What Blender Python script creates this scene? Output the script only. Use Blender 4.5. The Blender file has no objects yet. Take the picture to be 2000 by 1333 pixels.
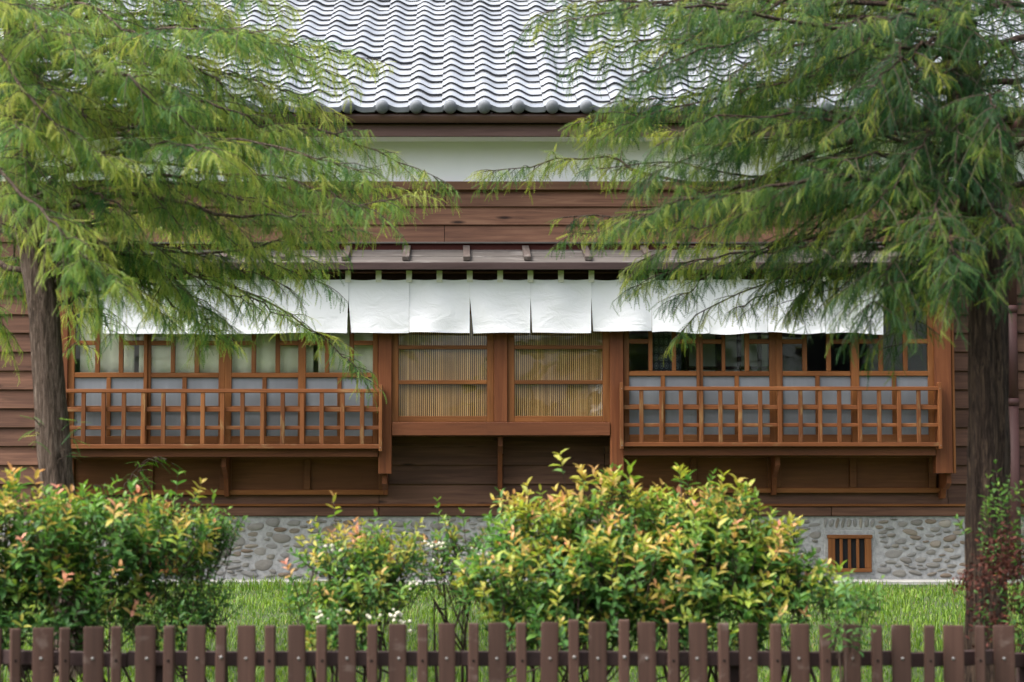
import bpy, bmesh, math, random
import numpy as np
from mathutils import Vector, Matrix, Euler

R = math.radians
random.seed(7)
rng = np.random.default_rng(11)
scene = bpy.context.scene
COL = scene.collection

# ------------------------------------------------------------------ camera, sky, sun, exposure
F, TH, CX, CY, ZC = 4100.0, R(4.0), 900.0, 666.5, 0.77     # photo pixels (2000 wide), tilt, principal point, eye height
cam_d = bpy.data.cameras.new("camera")
cam = bpy.data.objects.new("camera", cam_d); COL.objects.link(cam)
cam.location = (0, 0, ZC); cam.rotation_euler = (R(90) + TH, 0, 0)
cam_d.sensor_width = 36; cam_d.lens = F / 2000 * 36
cam_d.shift_x = (1000 - CX) / 2000
cam_d.clip_start = 0.1; cam_d.clip_end = 3000
cam_d.dof.use_dof = True; cam_d.dof.focus_distance = 16.9; cam_d.dof.aperture_fstop = 2.8
scene.camera = cam

world = bpy.data.worlds.new("World"); scene.world = world; world.use_nodes = True
wn = world.node_tree
for n in list(wn.nodes): wn.nodes.remove(n)
w_out = wn.nodes.new("ShaderNodeOutputWorld"); w_bg = wn.nodes.new("ShaderNodeBackground")
w_sky = wn.nodes.new("ShaderNodeTexSky"); w_hsv = wn.nodes.new("ShaderNodeHueSaturation")
SUN_EL, SUN_AZ = R(58), R(248)          # azimuth measured from +Y towards +X: high on the left, a little behind the camera, veiled by cloud
w_sky.sky_type = 'NISHITA'; w_sky.sun_disc = False
w_sky.sun_elevation = SUN_EL; w_sky.sun_rotation = SUN_AZ
w_sky.air_density = 1.0; w_sky.dust_density = 7.0; w_sky.ozone_density = 1.0
w_hsv.inputs['Saturation'].default_value = 0.46      # cloud cover: the sky is nearly grey
w_bg.inputs['Strength'].default_value = 0.15
wn.links.new(w_sky.outputs[0], w_hsv.inputs['Color']); wn.links.new(w_hsv.outputs[0], w_bg.inputs[0])
wn.links.new(w_bg.outputs[0], w_out.inputs[0])

sun_d = bpy.data.lights.new("sun", 'SUN'); sun_d.energy = 1.1; sun_d.angle = R(30); sun_d.color = (1, 0.97, 0.92)
sun = bpy.data.objects.new("sun", sun_d); COL.objects.link(sun)
sd = Vector((math.sin(SUN_AZ) * math.cos(SUN_EL), math.cos(SUN_AZ) * math.cos(SUN_EL), math.sin(SUN_EL)))
sun.rotation_euler = sd.to_track_quat('Z', 'Y').to_euler(); sun.location = sd * 40

vs = scene.view_settings
vs.view_transform = 'Standard'; vs.look = 'None'; vs.exposure = 1.62; vs.gamma = 1.0; vs.use_curve_mapping = False
scene.render.engine = 'CYCLES'
scene.cycles.use_denoising = True
scene.cycles.max_bounces = 7; scene.cycles.transparent_max_bounces = 10
scene.cycles.diffuse_bounces = 3; scene.cycles.glossy_bounces = 2; scene.cycles.transmission_bounces = 4
scene.cycles.caustics_reflective = False; scene.cycles.caustics_refractive = False

# ------------------------------------------------------------------ measuring: photo pixel + distance -> place
def at(px, py, Y):
    u = (px - CX) / F; v = (CY - py) / F
    yc = math.cos(TH) - v * math.sin(TH); zc = math.sin(TH) + v * math.cos(TH)
    s = Y / yc
    return Vector((u * s, Y, ZC + zc * s))
def X(px, Y, py=760): return at(px, py, Y).x
def Z(py, Y): return at(900, py, Y).z
def pix(p):
    d = Vector(p) - Vector((0, 0, ZC))
    zf = d.y * math.cos(TH) + d.z * math.sin(TH); up = -d.y * math.sin(TH) + d.z * math.cos(TH)
    return CX + F * d.x / zf, CY - F * up / zf

# ------------------------------------------------------------------ objects
WL = {}
def _place(o, parent, loc):
    loc = Vector(loc); COL.objects.link(o)
    if parent is not None:
        o.parent = parent; o.location = loc - WL[parent]
    else:
        o.location = loc
    WL[o] = loc
    return o
def tag(o, label=None, cat=None, group=None, kind=None):
    if label: o['label'] = label
    if cat: o['category'] = cat
    if group: o['group'] = group
    if kind: o['kind'] = kind
    return o
def empty(name, loc=(0, 0, 0), parent=None, label=None, cat=None, group=None, kind=None):
    o = bpy.data.objects.new(name, None); o.empty_display_size = 0.1
    _place(o, parent, loc)
    return tag(o, label, cat, group, kind)
def obj(name, mesh, parent=None, loc=(0, 0, 0), rot=None, scale=None, **kw):
    o = bpy.data.objects.new(name, mesh)
    _place(o, parent, loc)
    if rot is not None: o.rotation_euler = rot
    if scale is not None: o.scale = scale
    return tag(o, **kw)

def mesh_arrays(name, V, T, mat, col=None, smooth=False):
    """V (n,3), T (m,3) int triangles, col (n,3)"""
    V = np.ascontiguousarray(V, dtype=np.float32); T = np.ascontiguousarray(T, dtype=np.int32)
    me = bpy.data.meshes.new(name)
    me.vertices.add(len(V)); me.vertices.foreach_set('co', V.ravel())
    me.loops.add(T.size); me.loops.foreach_set('vertex_index', T.ravel())
    me.polygons.add(len(T))
    me.polygons.foreach_set('loop_start', np.arange(0, T.size, 3, dtype=np.int32))
    me.polygons.foreach_set('loop_total', np.full(len(T), 3, dtype=np.int32))
    if smooth: me.polygons.foreach_set('use_smooth', np.ones(len(T), dtype=bool))
    if col is not None:
        a = me.attributes.new('col', 'FLOAT_COLOR', 'POINT')
        c4 = np.ones((len(V), 4), dtype=np.float32); c4[:, :3] = col
        a.data.foreach_set('color', c4.ravel())
    me.materials.append(mat); me.update(calc_edges=True)
    return me

def scatter(variants, idx, M, P, cols=None):
    """join copies of variants (V,T[,shade]) with 3x3 matrices M (n,3,3), places P (n,3)"""
    Vs, Ts, Cs, off = [], [], [], 0
    for k, var in enumerate(variants):
        sel = np.nonzero(idx == k)[0]
        if len(sel) == 0: continue
        v, t = var[0], var[1]
        VV = np.einsum('nij,vj->nvi', M[sel], v) + P[sel][:, None, :]
        n, m = len(sel), len(v)
        TT = t[None] + (np.arange(n) * m)[:, None, None] + off
        Vs.append(VV.reshape(-1, 3)); Ts.append(TT.reshape(-1, 3)); off += n * m
        if cols is not None: Cs.append(np.repeat(cols[sel], m, axis=0))
    return np.concatenate(Vs), np.concatenate(Ts), (np.concatenate(Cs) if cols is not None else None)

_boxes = {}
def box_mesh(sx, sy, sz, mat, bev=0.004):
    key = (round(sx, 4), round(sy, 4), round(sz, 4), mat.name, bev)
    if key in _boxes: return _boxes[key]
    me = bpy.data.meshes.new("piece"); bm = bmesh.new()
    bmesh.ops.create_cube(bm, size=1)
    for v in bm.verts: v.co = (v.co.x * sx, v.co.y * sy, v.co.z * sz)
    if bev: bmesh.ops.bevel(bm, geom=bm.edges[:], offset=min(bev, 0.3 * min(sx, sy, sz)), segments=1, affect='EDGES')
    bm.to_mesh(me); bm.free(); me.materials.append(mat)
    _boxes[key] = me
    return me
def box(name, x0, x1, y0, y1, z0, z1, mat, parent=None, bev=0.004, rot=None, **kw):
    if x1 < x0: x0, x1 = x1, x0
    if z1 < z0: z0, z1 = z1, z0
    return obj(name, box_mesh(x1 - x0, y1 - y0, z1 - z0, mat, bev), parent,
               ((x0 + x1) / 2, (y0 + y1) / 2, (z0 + z1) / 2), rot, **kw)
def pbox(name, px0, px1, py0, py1, Y0, Y1, mat, parent, bev=0.004, pyref=760, **kw):
    """a box whose front face (distance Y0) covers the photo rectangle"""
    return box(name, X(px0, Y0, pyref), X(px1, Y0, pyref), Y0, Y1, Z(py1, Y0), Z(py0, Y0), mat, parent, bev, **kw)

def tube(pts, rad, sides=7, cap=True):
    """triangles of a tapered tube through pts"""
    pts = [Vector(p) for p in pts]; n = len(pts); V = []; T = []
    ref = Vector((0.31, 0.17, 0.93)); prev = None
    for i, p in enumerate(pts):
        d = (pts[min(i + 1, n - 1)] - pts[max(i - 1, 0)]).normalized()
        if prev is None:
            a = d.cross(ref)
            if a.length < 1e-3: a = d.cross(Vector((1, 0, 0)))
        else: a = prev - d * prev.dot(d)
        a.normalize(); prev = a; b = d.cross(a)
        r = rad[i] if hasattr(rad, '__len__') else rad
        for k in range(sides):
            t = 2 * math.pi * k / sides
            V.append(p + (a * math.cos(t) + b * math.sin(t)) * r)
    for i in range(n - 1):
        for k in range(sides):
            k2 = (k + 1) % sides; a0, a1, b0, b1 = i * sides + k, i * sides + k2, (i + 1) * sides + k, (i + 1) * sides + k2
            T.append((a0, a1, b1)); T.append((a0, b1, b0))
    if cap:
        for k in range(1, sides - 1):
            T.append((0, k + 1, k)); e = (n - 1) * sides; T.append((e, e + k, e + k + 1))
    return np.array([tuple(v) for v in V]), np.array(T)
def join(parts):
    V, T, off = [], [], 0
    for v, t in parts: V.append(v); T.append(t + off); off += len(v)
    return np.concatenate(V), np.concatenate(T)
def spline(pts, n):
    """Catmull-Rom through pts, n samples"""
    P = [Vector(p) for p in pts]; P = [P[0] * 2 - P[1]] + P + [P[-1] * 2 - P[-2]]
    out = []; m = len(P) - 3
    for i in range(n):
        t = i / (n - 1) * m; k = min(int(t), m - 1); t -= k
        a, b, c, d = P[k:k + 4]
        out.append(0.5 * ((2 * b) + (c - a) * t + (2 * a - 5 * b + 4 * c - d) * t * t + (3 * b - 3 * c + d - a) * t ** 3))
    return out

# ------------------------------------------------------------------ materials
def new_mat(name):
    m = bpy.data.materials.new(name); m.use_nodes = True
    nt = m.node_tree; b = nt.nodes['Principled BSDF']
    return m, nt, b
def nd(nt, typ, **kw):
    n = nt.nodes.new('ShaderNode' + typ)
    for k, v in kw.items():
        if k in n.inputs.keys() if hasattr(n.inputs, 'keys') else False: n.inputs[k].default_value = v
        else: setattr(n, k, v)
    return n
def ramp(nt, fac, stops):
    r = nt.nodes.new('ShaderNodeValToRGB'); e = r.color_ramp.elements
    while len(e) < len(stops): e.new(0.5)
    for el, (p, c) in zip(e, stops): el.position = p; el.color = (*c, 1)
    nt.links.new(fac, r.inputs[0]); return r.outputs[0]
def mixc(nt, fac, a, b, mode='MIX'):
    m = nt.nodes.new('ShaderNodeMix'); m.data_type = 'RGBA'; m.blend_type = mode
    for i, s in ((0, fac), (6, a), (7, b)):
        if hasattr(s, 'is_output') or isinstance(s, bpy.types.NodeSocket): nt.links.new(s, m.inputs[i])
        else: m.inputs[i].default_value = s if i == 0 else (*s, 1) if len(s) == 3 else s
    return m.outputs[2]
def math_(nt, op, a, b=0.0):
    m = nt.nodes.new('ShaderNodeMath'); m.operation = op
    for i, s in enumerate((a, b)):
        if isinstance(s, bpy.types.NodeSocket): nt.links.new(s, m.inputs[i])
        else: m.inputs[i].default_value = s
    return m.outputs[0]
def coords(nt, scale=(1, 1, 1), jitter=True):
    tc = nd(nt, 'TexCoord'); mp = nd(nt, 'Mapping'); mp.inputs['Scale'].default_value = scale
    if jitter:
        oi = nd(nt, 'ObjectInfo'); cb = nd(nt, 'CombineXYZ')
        r = math_(nt, 'MULTIPLY', oi.outputs['Random'], 37.0); r2 = math_(nt, 'MULTIPLY', oi.outputs['Random'], -91.0)
        nt.links.new(r, cb.inputs[0]); nt.links.new(r2, cb.inputs[1]); nt.links.new(r, cb.inputs[2])
        ad = nd(nt, 'VectorMath'); ad.operation = 'ADD'
        nt.links.new(tc.outputs['Object'], ad.inputs[0]); nt.links.new(cb.outputs[0], ad.inputs[1])
        nt.links.new(ad.outputs[0], mp.inputs[0])
    else: nt.links.new(tc.outputs['Object'], mp.inputs[0])
    return mp.outputs[0]
def noise(nt, vec, scale, detail=4, rough=0.55, dist=0.0):
    n = nd(nt, 'TexNoise'); n.inputs['Scale'].default_value = scale; n.inputs['Detail'].default_value = detail
    n.inputs['Roughness'].default_value = rough; n.inputs['Distortion'].default_value = dist
    nt.links.new(vec, n.inputs['Vector']); return n.outputs['Fac']
def bump(nt, b, h, strength=0.3, dist=0.01):
    bp = nd(nt, 'Bump'); bp.inputs['Strength'].default_value = strength; bp.inputs['Distance'].default_value = dist
    nt.links.new(h, bp.inputs['Height']); nt.links.new(bp.outputs[0], b.inputs['Normal'])

def wood(name, dark, mid, light, axis='X', rough=0.6, knots=0.0, vary=0.25, wear=0.0, wear_col=(0.3, 0.2, 0.11), spec=0.18):
    m, nt, b = new_mat(name)
    sc = {'X': (0.9, 16, 16), 'Z': (16, 16, 0.9), 'Y': (16, 0.9, 16)}[axis]
    v = coords(nt, sc)
    g = noise(nt, v, 1.6, 7, 0.6, 0.9)
    c = ramp(nt, g, [(0.25, dark), (0.5, mid), (0.78, light)])
    sc2 = {'X': (0.7, 3, 3), 'Z': (3, 3, 0.7), 'Y': (3, 0.7, 3)}[axis]
    v2 = coords(nt, sc2)
    big = noise(nt, v2, 1.2, 3, 0.5, 0.4)
    c = mixc(nt, ramp(nt, big, [(0.3, (0, 0, 0)), (0.75, (0.75, 0.75, 0.75))]), c, dark)
    if knots:
        sk = {'X': (2.2, 9, 9), 'Z': (9, 9, 2.2), 'Y': (9, 2.2, 9)}[axis]
        vo = nd(nt, 'TexVoronoi'); vo.inputs['Scale'].default_value = 0.9; vo.inputs['Randomness'].default_value = 1.0
        nt.links.new(coords(nt, sk), vo.inputs['Vector'])
        k = ramp(nt, vo.outputs['Distance'], [(0.05, (1, 1, 1)), (0.16, (0, 0, 0))])
        k2 = math_(nt, 'MULTIPLY', k, knots)
        c = mixc(nt, k2, c, tuple(x * 0.25 for x in dark))
    if wear:
        wv = noise(nt, coords(nt, sc2), 4.0, 5, 0.65, 0.3)
        wm = ramp(nt, wv, [(0.56, (0, 0, 0)), (0.68, (wear,) * 3)])
        c = mixc(nt, wm, c, wear_col)
    oi = nd(nt, 'ObjectInfo'); hs = nd(nt, 'HueSaturation')
    val = math_(nt, 'ADD', math_(nt, 'MULTIPLY', oi.outputs['Random'], vary), 1 - vary / 2)
    nt.links.new(val, hs.inputs['Value']); nt.links.new(c, hs.inputs['Color'])
    nt.links.new(hs.outputs[0], b.inputs['Base Color'])
    b.inputs['Roughness'].default_value = rough; b.inputs['Specular IOR Level'].default_value = spec
    bump(nt, b, g, 0.35, 0.004)
    return m

def plain(name, col, rough=0.6, spec=0.4, metal=0.0, nscale=0, namp=0.2, bumpd=0.0):
    m, nt, b = new_mat(name)
    b.inputs['Roughness'].default_value = rough; b.inputs['Specular IOR Level'].default_value = spec; b.inputs['Metallic'].default_value = metal
    if nscale:
        n = noise(nt, coords(nt), nscale, 6, 0.65)
        lo = tuple(c * (1 - namp) for c in col); hi = tuple(min(1, c * (1 + namp)) for c in col)
        nt.links.new(ramp(nt, n, [(0.3, lo), (0.7, hi)]), b.inputs['Base Color'])
        if bumpd: bump(nt, b, n, 0.5, bumpd)
    else: b.inputs['Base Color'].default_value = (*col, 1)
    return m

M = {}
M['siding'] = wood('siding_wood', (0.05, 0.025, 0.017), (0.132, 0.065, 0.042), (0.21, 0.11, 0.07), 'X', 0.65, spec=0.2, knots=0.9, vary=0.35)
M['siding_upper'] = wood('upper_siding_wood', (0.075, 0.036, 0.024), (0.19, 0.092, 0.056), (0.30, 0.165, 0.10), 'X', 0.65, spec=0.2, knots=0.95, vary=0.25)  # upper rows: faded, and paler so the lower rows' shade sits in the colours
M['cap'] = wood('cap_wood', (0.10, 0.05, 0.03), (0.20, 0.10, 0.06), (0.27, 0.15, 0.09), 'X', 0.55, knots=0.3, vary=0.2)
M['frameX'] = wood('frame_wood_level', (0.105, 0.037, 0.011), (0.195, 0.073, 0.021), (0.28, 0.116, 0.038), 'X', 0.5, vary=0.3, spec=0.2, wear=0.4, wear_col=(0.27, 0.135, 0.055))
M['frameZ'] = wood('frame_wood_upright', (0.105, 0.037, 0.011), (0.195, 0.073, 0.021), (0.28, 0.116, 0.038), 'Z', 0.5, vary=0.3, spec=0.2, wear=0.4, wear_col=(0.27, 0.135, 0.055))
M['postZ'] = wood('post_wood', (0.085, 0.027, 0.011), (0.15, 0.049, 0.018), (0.22, 0.08, 0.03), 'Z', 0.55, vary=0.2, spec=0.2, wear=0.35, wear_col=(0.07, 0.028, 0.014))
M['beamX'] = wood('beam_wood', (0.085, 0.029, 0.013), (0.14, 0.049, 0.021), (0.2, 0.075, 0.033), 'X', 0.55, vary=0.2, spec=0.2, wear=0.4, wear_col=(0.07, 0.028, 0.015))
M['latX'] = wood('lattice_wood_level', (0.10, 0.034, 0.012), (0.185, 0.062, 0.019), (0.27, 0.11, 0.04), 'X', 0.6, spec=0.2, vary=0.3, wear=0.6, wear_col=(0.26, 0.165, 0.075))
M['latZ'] = wood('lattice_wood_upright', (0.10, 0.034, 0.012), (0.185, 0.065, 0.02), (0.28, 0.125, 0.042), 'Z', 0.6, spec=0.2, vary=0.4, wear=0.8, wear_col=(0.26, 0.165, 0.07))
M['panel'] = wood('lower_panel_wood', (0.09, 0.034, 0.013), (0.145, 0.056, 0.021), (0.195, 0.08, 0.032), 'X', 0.55, vary=0.1, spec=0.2)
M['fascia'] = wood('weathered_fascia_wood', (0.09, 0.052, 0.046), (0.165, 0.096, 0.085), (0.23, 0.145, 0.125), 'X', 0.6, knots=0.5, vary=0.1)
M['canopy'] = wood('weathered_canopy_board', (0.068, 0.060, 0.055), (0.105, 0.094, 0.087), (0.15, 0.137, 0.126), 'X', 0.65, vary=0.15, wear=0.35, wear_col=(0.42, 0.40, 0.38))
M['canopy_dark'] = wood('canopy_edge_wood', (0.032, 0.020, 0.019), (0.057, 0.036, 0.034), (0.09, 0.058, 0.055), 'X', 0.55, vary=0.1)
M['batten'] = wood('canopy_batten_wood', (0.06, 0.048, 0.043), (0.10, 0.08, 0.072), (0.15, 0.122, 0.11), 'Y', 0.6, vary=0.15, wear=0.3, wear_col=(0.4, 0.36, 0.34))
M['dark_wood'] = wood('dark_red_beam', (0.025, 0.011, 0.008), (0.05, 0.02, 0.014), (0.075, 0.032, 0.02), 'X', 0.55, vary=0.1)
M['bamboo'] = wood('bamboo_slat', (0.44, 0.225, 0.085), (0.70, 0.39, 0.16), (0.82, 0.53, 0.26), 'Z', 0.5, vary=0.4)
M['strip'] = plain('red_brown_strip', (0.05, 0.016, 0.013), 0.8, 0.08)
M['gutter'] = plain('brown_gutter', (0.085, 0.042, 0.034), 0.35, 0.5, nscale=3, namp=0.15)
M['downpipe'] = plain('downpipe_brown', (0.06, 0.026, 0.024), 0.6, 0.3, nscale=2, namp=0.15)
M['dark'] = plain('dark_underlay', (0.02, 0.016, 0.014), 0.85, 0.1)
M['mesh_dark'] = plain('vent_mesh', (0.012, 0.012, 0.013), 0.8, 0.2)
M['room'] = plain('room_wall', (0.34, 0.33, 0.29), 0.8, 0.2)
M['mortar'] = plain('grey_mortar', (0.31, 0.312, 0.308), 0.9, 0.15, nscale=26, namp=0.3, bumpd=0.012)
M['concrete'] = plain('pale_concrete', (0.34, 0.335, 0.315), 0.85, 0.2, nscale=6, namp=0.2, bumpd=0.004)
M['screw'] = plain('zinc_screw', (0.22, 0.21, 0.205), 0.6, 0.3, metal=0.2)
M['hole'] = plain('drill_hole', (0.01, 0.008, 0.008), 0.9, 0.1)
M['label_white'] = plain('cream_cloth', (0.78, 0.77, 0.60), 0.8, 0.1, nscale=4, namp=0.06)

def mk_plaster():
    m, nt, b = new_mat('white_plaster')
    n = noise(nt, coords(nt), 5, 5); f = noise(nt, coords(nt), 90, 3)
    nt.links.new(ramp(nt, n, [(0.3, (0.82, 0.83, 0.85)), (0.7, (0.86, 0.87, 0.89))]), b.inputs['Base Color'])
    b.inputs['Roughness'].default_value = 0.85; bump(nt, b, f, 0.12, 0.002); return m
M['plaster'] = mk_plaster()

def mk_tile():
    m, nt, b = new_mat('silver_roof_tile')
    n = noise(nt, coords(nt), 7, 6, 0.6)
    c = ramp(nt, n, [(0.3, (0.19, 0.20, 0.215)), (0.7, (0.26, 0.27, 0.285))])
    oi = nd(nt, 'ObjectInfo'); hs = nd(nt, 'HueSaturation')
    nt.links.new(math_(nt, 'ADD', math_(nt, 'MULTIPLY', oi.outputs['Random'], 0.6), 0.68), hs.inputs['Value'])
    nt.links.new(c, hs.inputs['Color']); nt.links.new(hs.outputs[0], b.inputs['Base Color'])
    nt.links.new(ramp(nt, n, [(0.3, (0.26,) * 3), (0.7, (0.38,) * 3)]), b.inputs['Roughness'])
    b.inputs['IOR'].default_value = 1.7; b.inputs['Specular IOR Level'].default_value = 0.7
    b.inputs['Coat Weight'].default_value = 1.0; b.inputs['Coat Roughness'].default_value = 0.16; b.inputs['Coat IOR'].default_value = 1.8
    return m
M['tile'] = mk_tile()
M['tile_face'] = plain('tile_end_face', (0.12, 0.13, 0.145), 0.6, 0.25, nscale=9, namp=0.2)
M['tile_edge'] = plain('shaded_tile_edge', (0.05, 0.053, 0.06), 0.7, 0.2)

def mk_stone():
    m, nt, b = new_mat('river_stone')
    oi = nd(nt, 'ObjectInfo')
    c = ramp(nt, oi.outputs['Random'], [(0.0, (0.34, 0.32, 0.285)), (0.3, (0.46, 0.435, 0.39)), (0.55, (0.40, 0.39, 0.37)),
                                       (0.75, (0.42, 0.39, 0.33)), (0.88, (0.32, 0.23, 0.155)), (1.0, (0.62, 0.57, 0.48))])
    n = noise(nt, coords(nt, (6, 10, 26)), 2.0, 7, 0.7, 0.8)
    c = mixc(nt, ramp(nt, n, [(0.38, (0.6, 0.6, 0.6)), (0.54, (0, 0, 0))]), c, (0.19, 0.185, 0.175))
    nt.links.new(c, b.inputs['Base Color']); b.inputs['Roughness'].default_value = 0.8; b.inputs['Specular IOR Level'].default_value = 0.25
    bump(nt, b, n, 0.9, 0.02); return m
M['stone'] = mk_stone()

def mk_cloth():
    m, nt, b = new_mat('white_cotton')
    n = noise(nt, coords(nt, (1.3, 1, 2.0)), 5, 6, 0.6, 0.8); f = noise(nt, coords(nt), 240, 2)
    b.inputs['Base Color'].default_value = (0.80, 0.81, 0.835, 1); b.inputs['Roughness'].default_value = 0.9
    b.inputs['Specular IOR Level'].default_value = 0.1
    h = math_(nt, 'ADD', n, math_(nt, 'MULTIPLY', f, 0.05)); bump(nt, b, h, 0.6, 0.02)
    tr = nd(nt, 'BsdfTranslucent'); tr.inputs[0].default_value = (0.8, 0.82, 0.83, 1)
    mx = nd(nt, 'MixShader'); mx.inputs[0].default_value = 0.12
    nt.links.new(b.outputs[0], mx.inputs[1]); nt.links.new(tr.outputs[0], mx.inputs[2])
    nt.links.new(mx.outputs[0], nt.nodes['Material Output'].inputs[0]); return m
M['cloth'] = mk_cloth()
M['tab'] = plain('cream_tab_cloth', (0.70, 0.69, 0.60), 0.9, 0.1, nscale=60, namp=0.1)

def mk_glass():
    m, nt, b = new_mat('clear_glass'); nt.nodes.remove(b)
    t = nd(nt, 'BsdfTransparent'); t.inputs[0].default_value = (0.93, 0.95, 0.94, 1)
    g = nd(nt, 'BsdfGlossy'); g.inputs['Roughness'].default_value = 0.02
    n = noise(nt, coords(nt), 3.0, 2); bp = nd(nt, 'Bump'); bp.inputs['Strength'].default_value = 0.08; bp.inputs['Distance'].default_value = 0.02
    nt.links.new(n, bp.inputs['Height']); nt.links.new(bp.outputs[0], g.inputs['Normal'])
    lw = nd(nt, 'LayerWeight'); lw.inputs[0].default_value = 0.5        # Schlick, the same from either side
    fz = math_(nt, 'ADD', math_(nt, 'MULTIPLY', math_(nt, 'POWER', lw.outputs['Facing'], 5.0), 0.95), 0.062)
    mx = nd(nt, 'MixShader'); nt.links.new(fz, mx.inputs[0])
    nt.links.new(t.outputs[0], mx.inputs[1]); nt.links.new(g.outputs[0], mx.inputs[2])
    nt.links.new(mx.outputs[0], nt.nodes['Material Output'].inputs[0]); return m
M['glass'] = mk_glass()
def mk_frost():
    m, nt, b = new_mat('frosted_glass')
    n = noise(nt, coords(nt, (9, 9, 0.8)), 1.5, 5, 0.6, 0.3); big = noise(nt, coords(nt), 2.5, 2)
    c = ramp(nt, n, [(0.25, (0.16, 0.175, 0.195)), (0.75, (0.245, 0.262, 0.285))])
    c = mixc(nt, ramp(nt, big, [(0.35, (0, 0, 0)), (0.65, (0.85, 0.85, 0.85))]), c, (0.145, 0.152, 0.168))
    nt.links.new(c, b.inputs['Base Color']); b.inputs['Roughness'].default_value = 0.3; b.inputs['Specular IOR Level'].default_value = 0.35
    bump(nt, b, n, 0.15, 0.002); return m
M['frost'] = mk_frost()

def mk_leaf(name, trans=0.3, rough=0.45, spec=0.4):
    m, nt, b = new_mat(name)
    a = nd(nt, 'Attribute'); a.attribute_name = 'col'
    nt.links.new(a.outputs['Color'], b.inputs['Base Color']); b.inputs['Roughness'].default_value = rough
    b.inputs['Specular IOR Level'].default_value = spec
    tr = nd(nt, 'BsdfTranslucent'); hs = nd(nt, 'HueSaturation'); hs.inputs['Value'].default_value = 1.35; hs.inputs['Saturation'].default_value = 1.1
    nt.links.new(a.outputs['Color'], hs.inputs['Color']); nt.links.new(hs.outputs[0], tr.inputs[0])
    mx = nd(nt, 'MixShader'); mx.inputs[0].default_value = trans
    nt.links.new(b.outputs[0], mx.inputs[1]); nt.links.new(tr.outputs[0], mx.inputs[2])
    nt.links.new(mx.outputs[0], nt.nodes['Material Output'].inputs[0]); return m
M['frond'] = mk_leaf('cypress_needles', 0.5, 0.55, 0.2)
M['leaf'] = mk_leaf('shrub_leaf', 0.36, 0.45, 0.3)
M['grass'] = mk_leaf('grass_blade', 0.35, 0.5, 0.25)
M['petal'] = plain('cream_petal', (0.50, 0.48, 0.38), 0.7, 0.2)
M['dry'] = mk_leaf('dry_flower_head', 0.15, 0.8, 0.1)

def mk_bark(name, dark, mid, light):
    m, nt, b = new_mat(name)
    v = coords(nt, (48, 48, 4.2), jitter=False); n = noise(nt, v, 1.3, 9, 0.72, 1.4); n2 = noise(nt, coords(nt, (4, 4, 1.5), False), 1.5, 4)
    c = ramp(nt, n, [(0.40, dark), (0.51, mid), (0.64, light)])
    c = mixc(nt, ramp(nt, n2, [(0.4, (0, 0, 0)), (0.7, (0.5, 0.5, 0.5))]), c, mid)
    nt.links.new(c, b.inputs['Base Color']); b.inputs['Roughness'].default_value = 0.9; b.inputs['Specular IOR Level'].default_value = 0.15
    bump(nt, b, n, 1.0, 0.05); return m
M['bark_grey'] = mk_bark('grey_bark', (0.035, 0.024, 0.018), (0.14, 0.10, 0.078), (0.30, 0.235, 0.195))
M['bark_brown'] = mk_bark('brown_bark', (0.014, 0.010, 0.009), (0.065, 0.043, 0.033), (0.17, 0.115, 0.08))
M['twig'] = plain('twig_bark', (0.05, 0.036, 0.026), 0.8, 0.2, nscale=20, namp=0.4)
M['stem'] = plain('shrub_stem', (0.05, 0.032, 0.025), 0.8, 0.2, nscale=20, namp=0.4)
def mk_fence():
    m, nt, b = new_mat('brown_composite_lumber')
    v = coords(nt, (60, 60, 1.2)); n = noise(nt, v, 1.0, 4, 0.6); s = noise(nt, coords(nt, (6, 6, 9)), 1.5, 4, 0.6, 0.5)
    c = ramp(nt, n, [(0.3, (0.046, 0.022, 0.016)), (0.7, (0.068, 0.034, 0.025))])
    c = mixc(nt, ramp(nt, s, [(0.60, (0, 0, 0)), (0.72, (0.45, 0.45, 0.45))]), c, (0.16, 0.12, 0.105))
    oi = nd(nt, 'ObjectInfo'); hs = nd(nt, 'HueSaturation')
    nt.links.new(math_(nt, 'ADD', math_(nt, 'MULTIPLY', oi.outputs['Random'], 0.3), 0.85), hs.inputs['Value'])
    nt.links.new(c, hs.inputs['Color']); nt.links.new(hs.outputs[0], b.inputs['Base Color'])
    b.inputs['Roughness'].default_value = 0.6; b.inputs['Specular IOR Level'].default_value = 0.3; bump(nt, b, n, 0.25, 0.002); return m
M['fence'] = mk_fence()
M['rail'] = plain('fence_rail_lumber', (0.045, 0.026, 0.025), 0.65, 0.25, nscale=12, namp=0.2)
def mk_soil():
    m, nt, b = new_mat('lawn_soil')
    n = noise(nt, coords(nt, jitter=False), 9, 6, 0.7); n2 = noise(nt, coords(nt, jitter=False), 0.8, 3)
    c = ramp(nt, n, [(0.3, (0.03, 0.045, 0.014)), (0.7, (0.06, 0.085, 0.022))])
    nt.links.new(c, b.inputs['Base Color']); b.inputs['Roughness'].default_value = 0.95; bump(nt, b, n, 0.8, 0.03); return m
M['soil'] = mk_soil()

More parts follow.
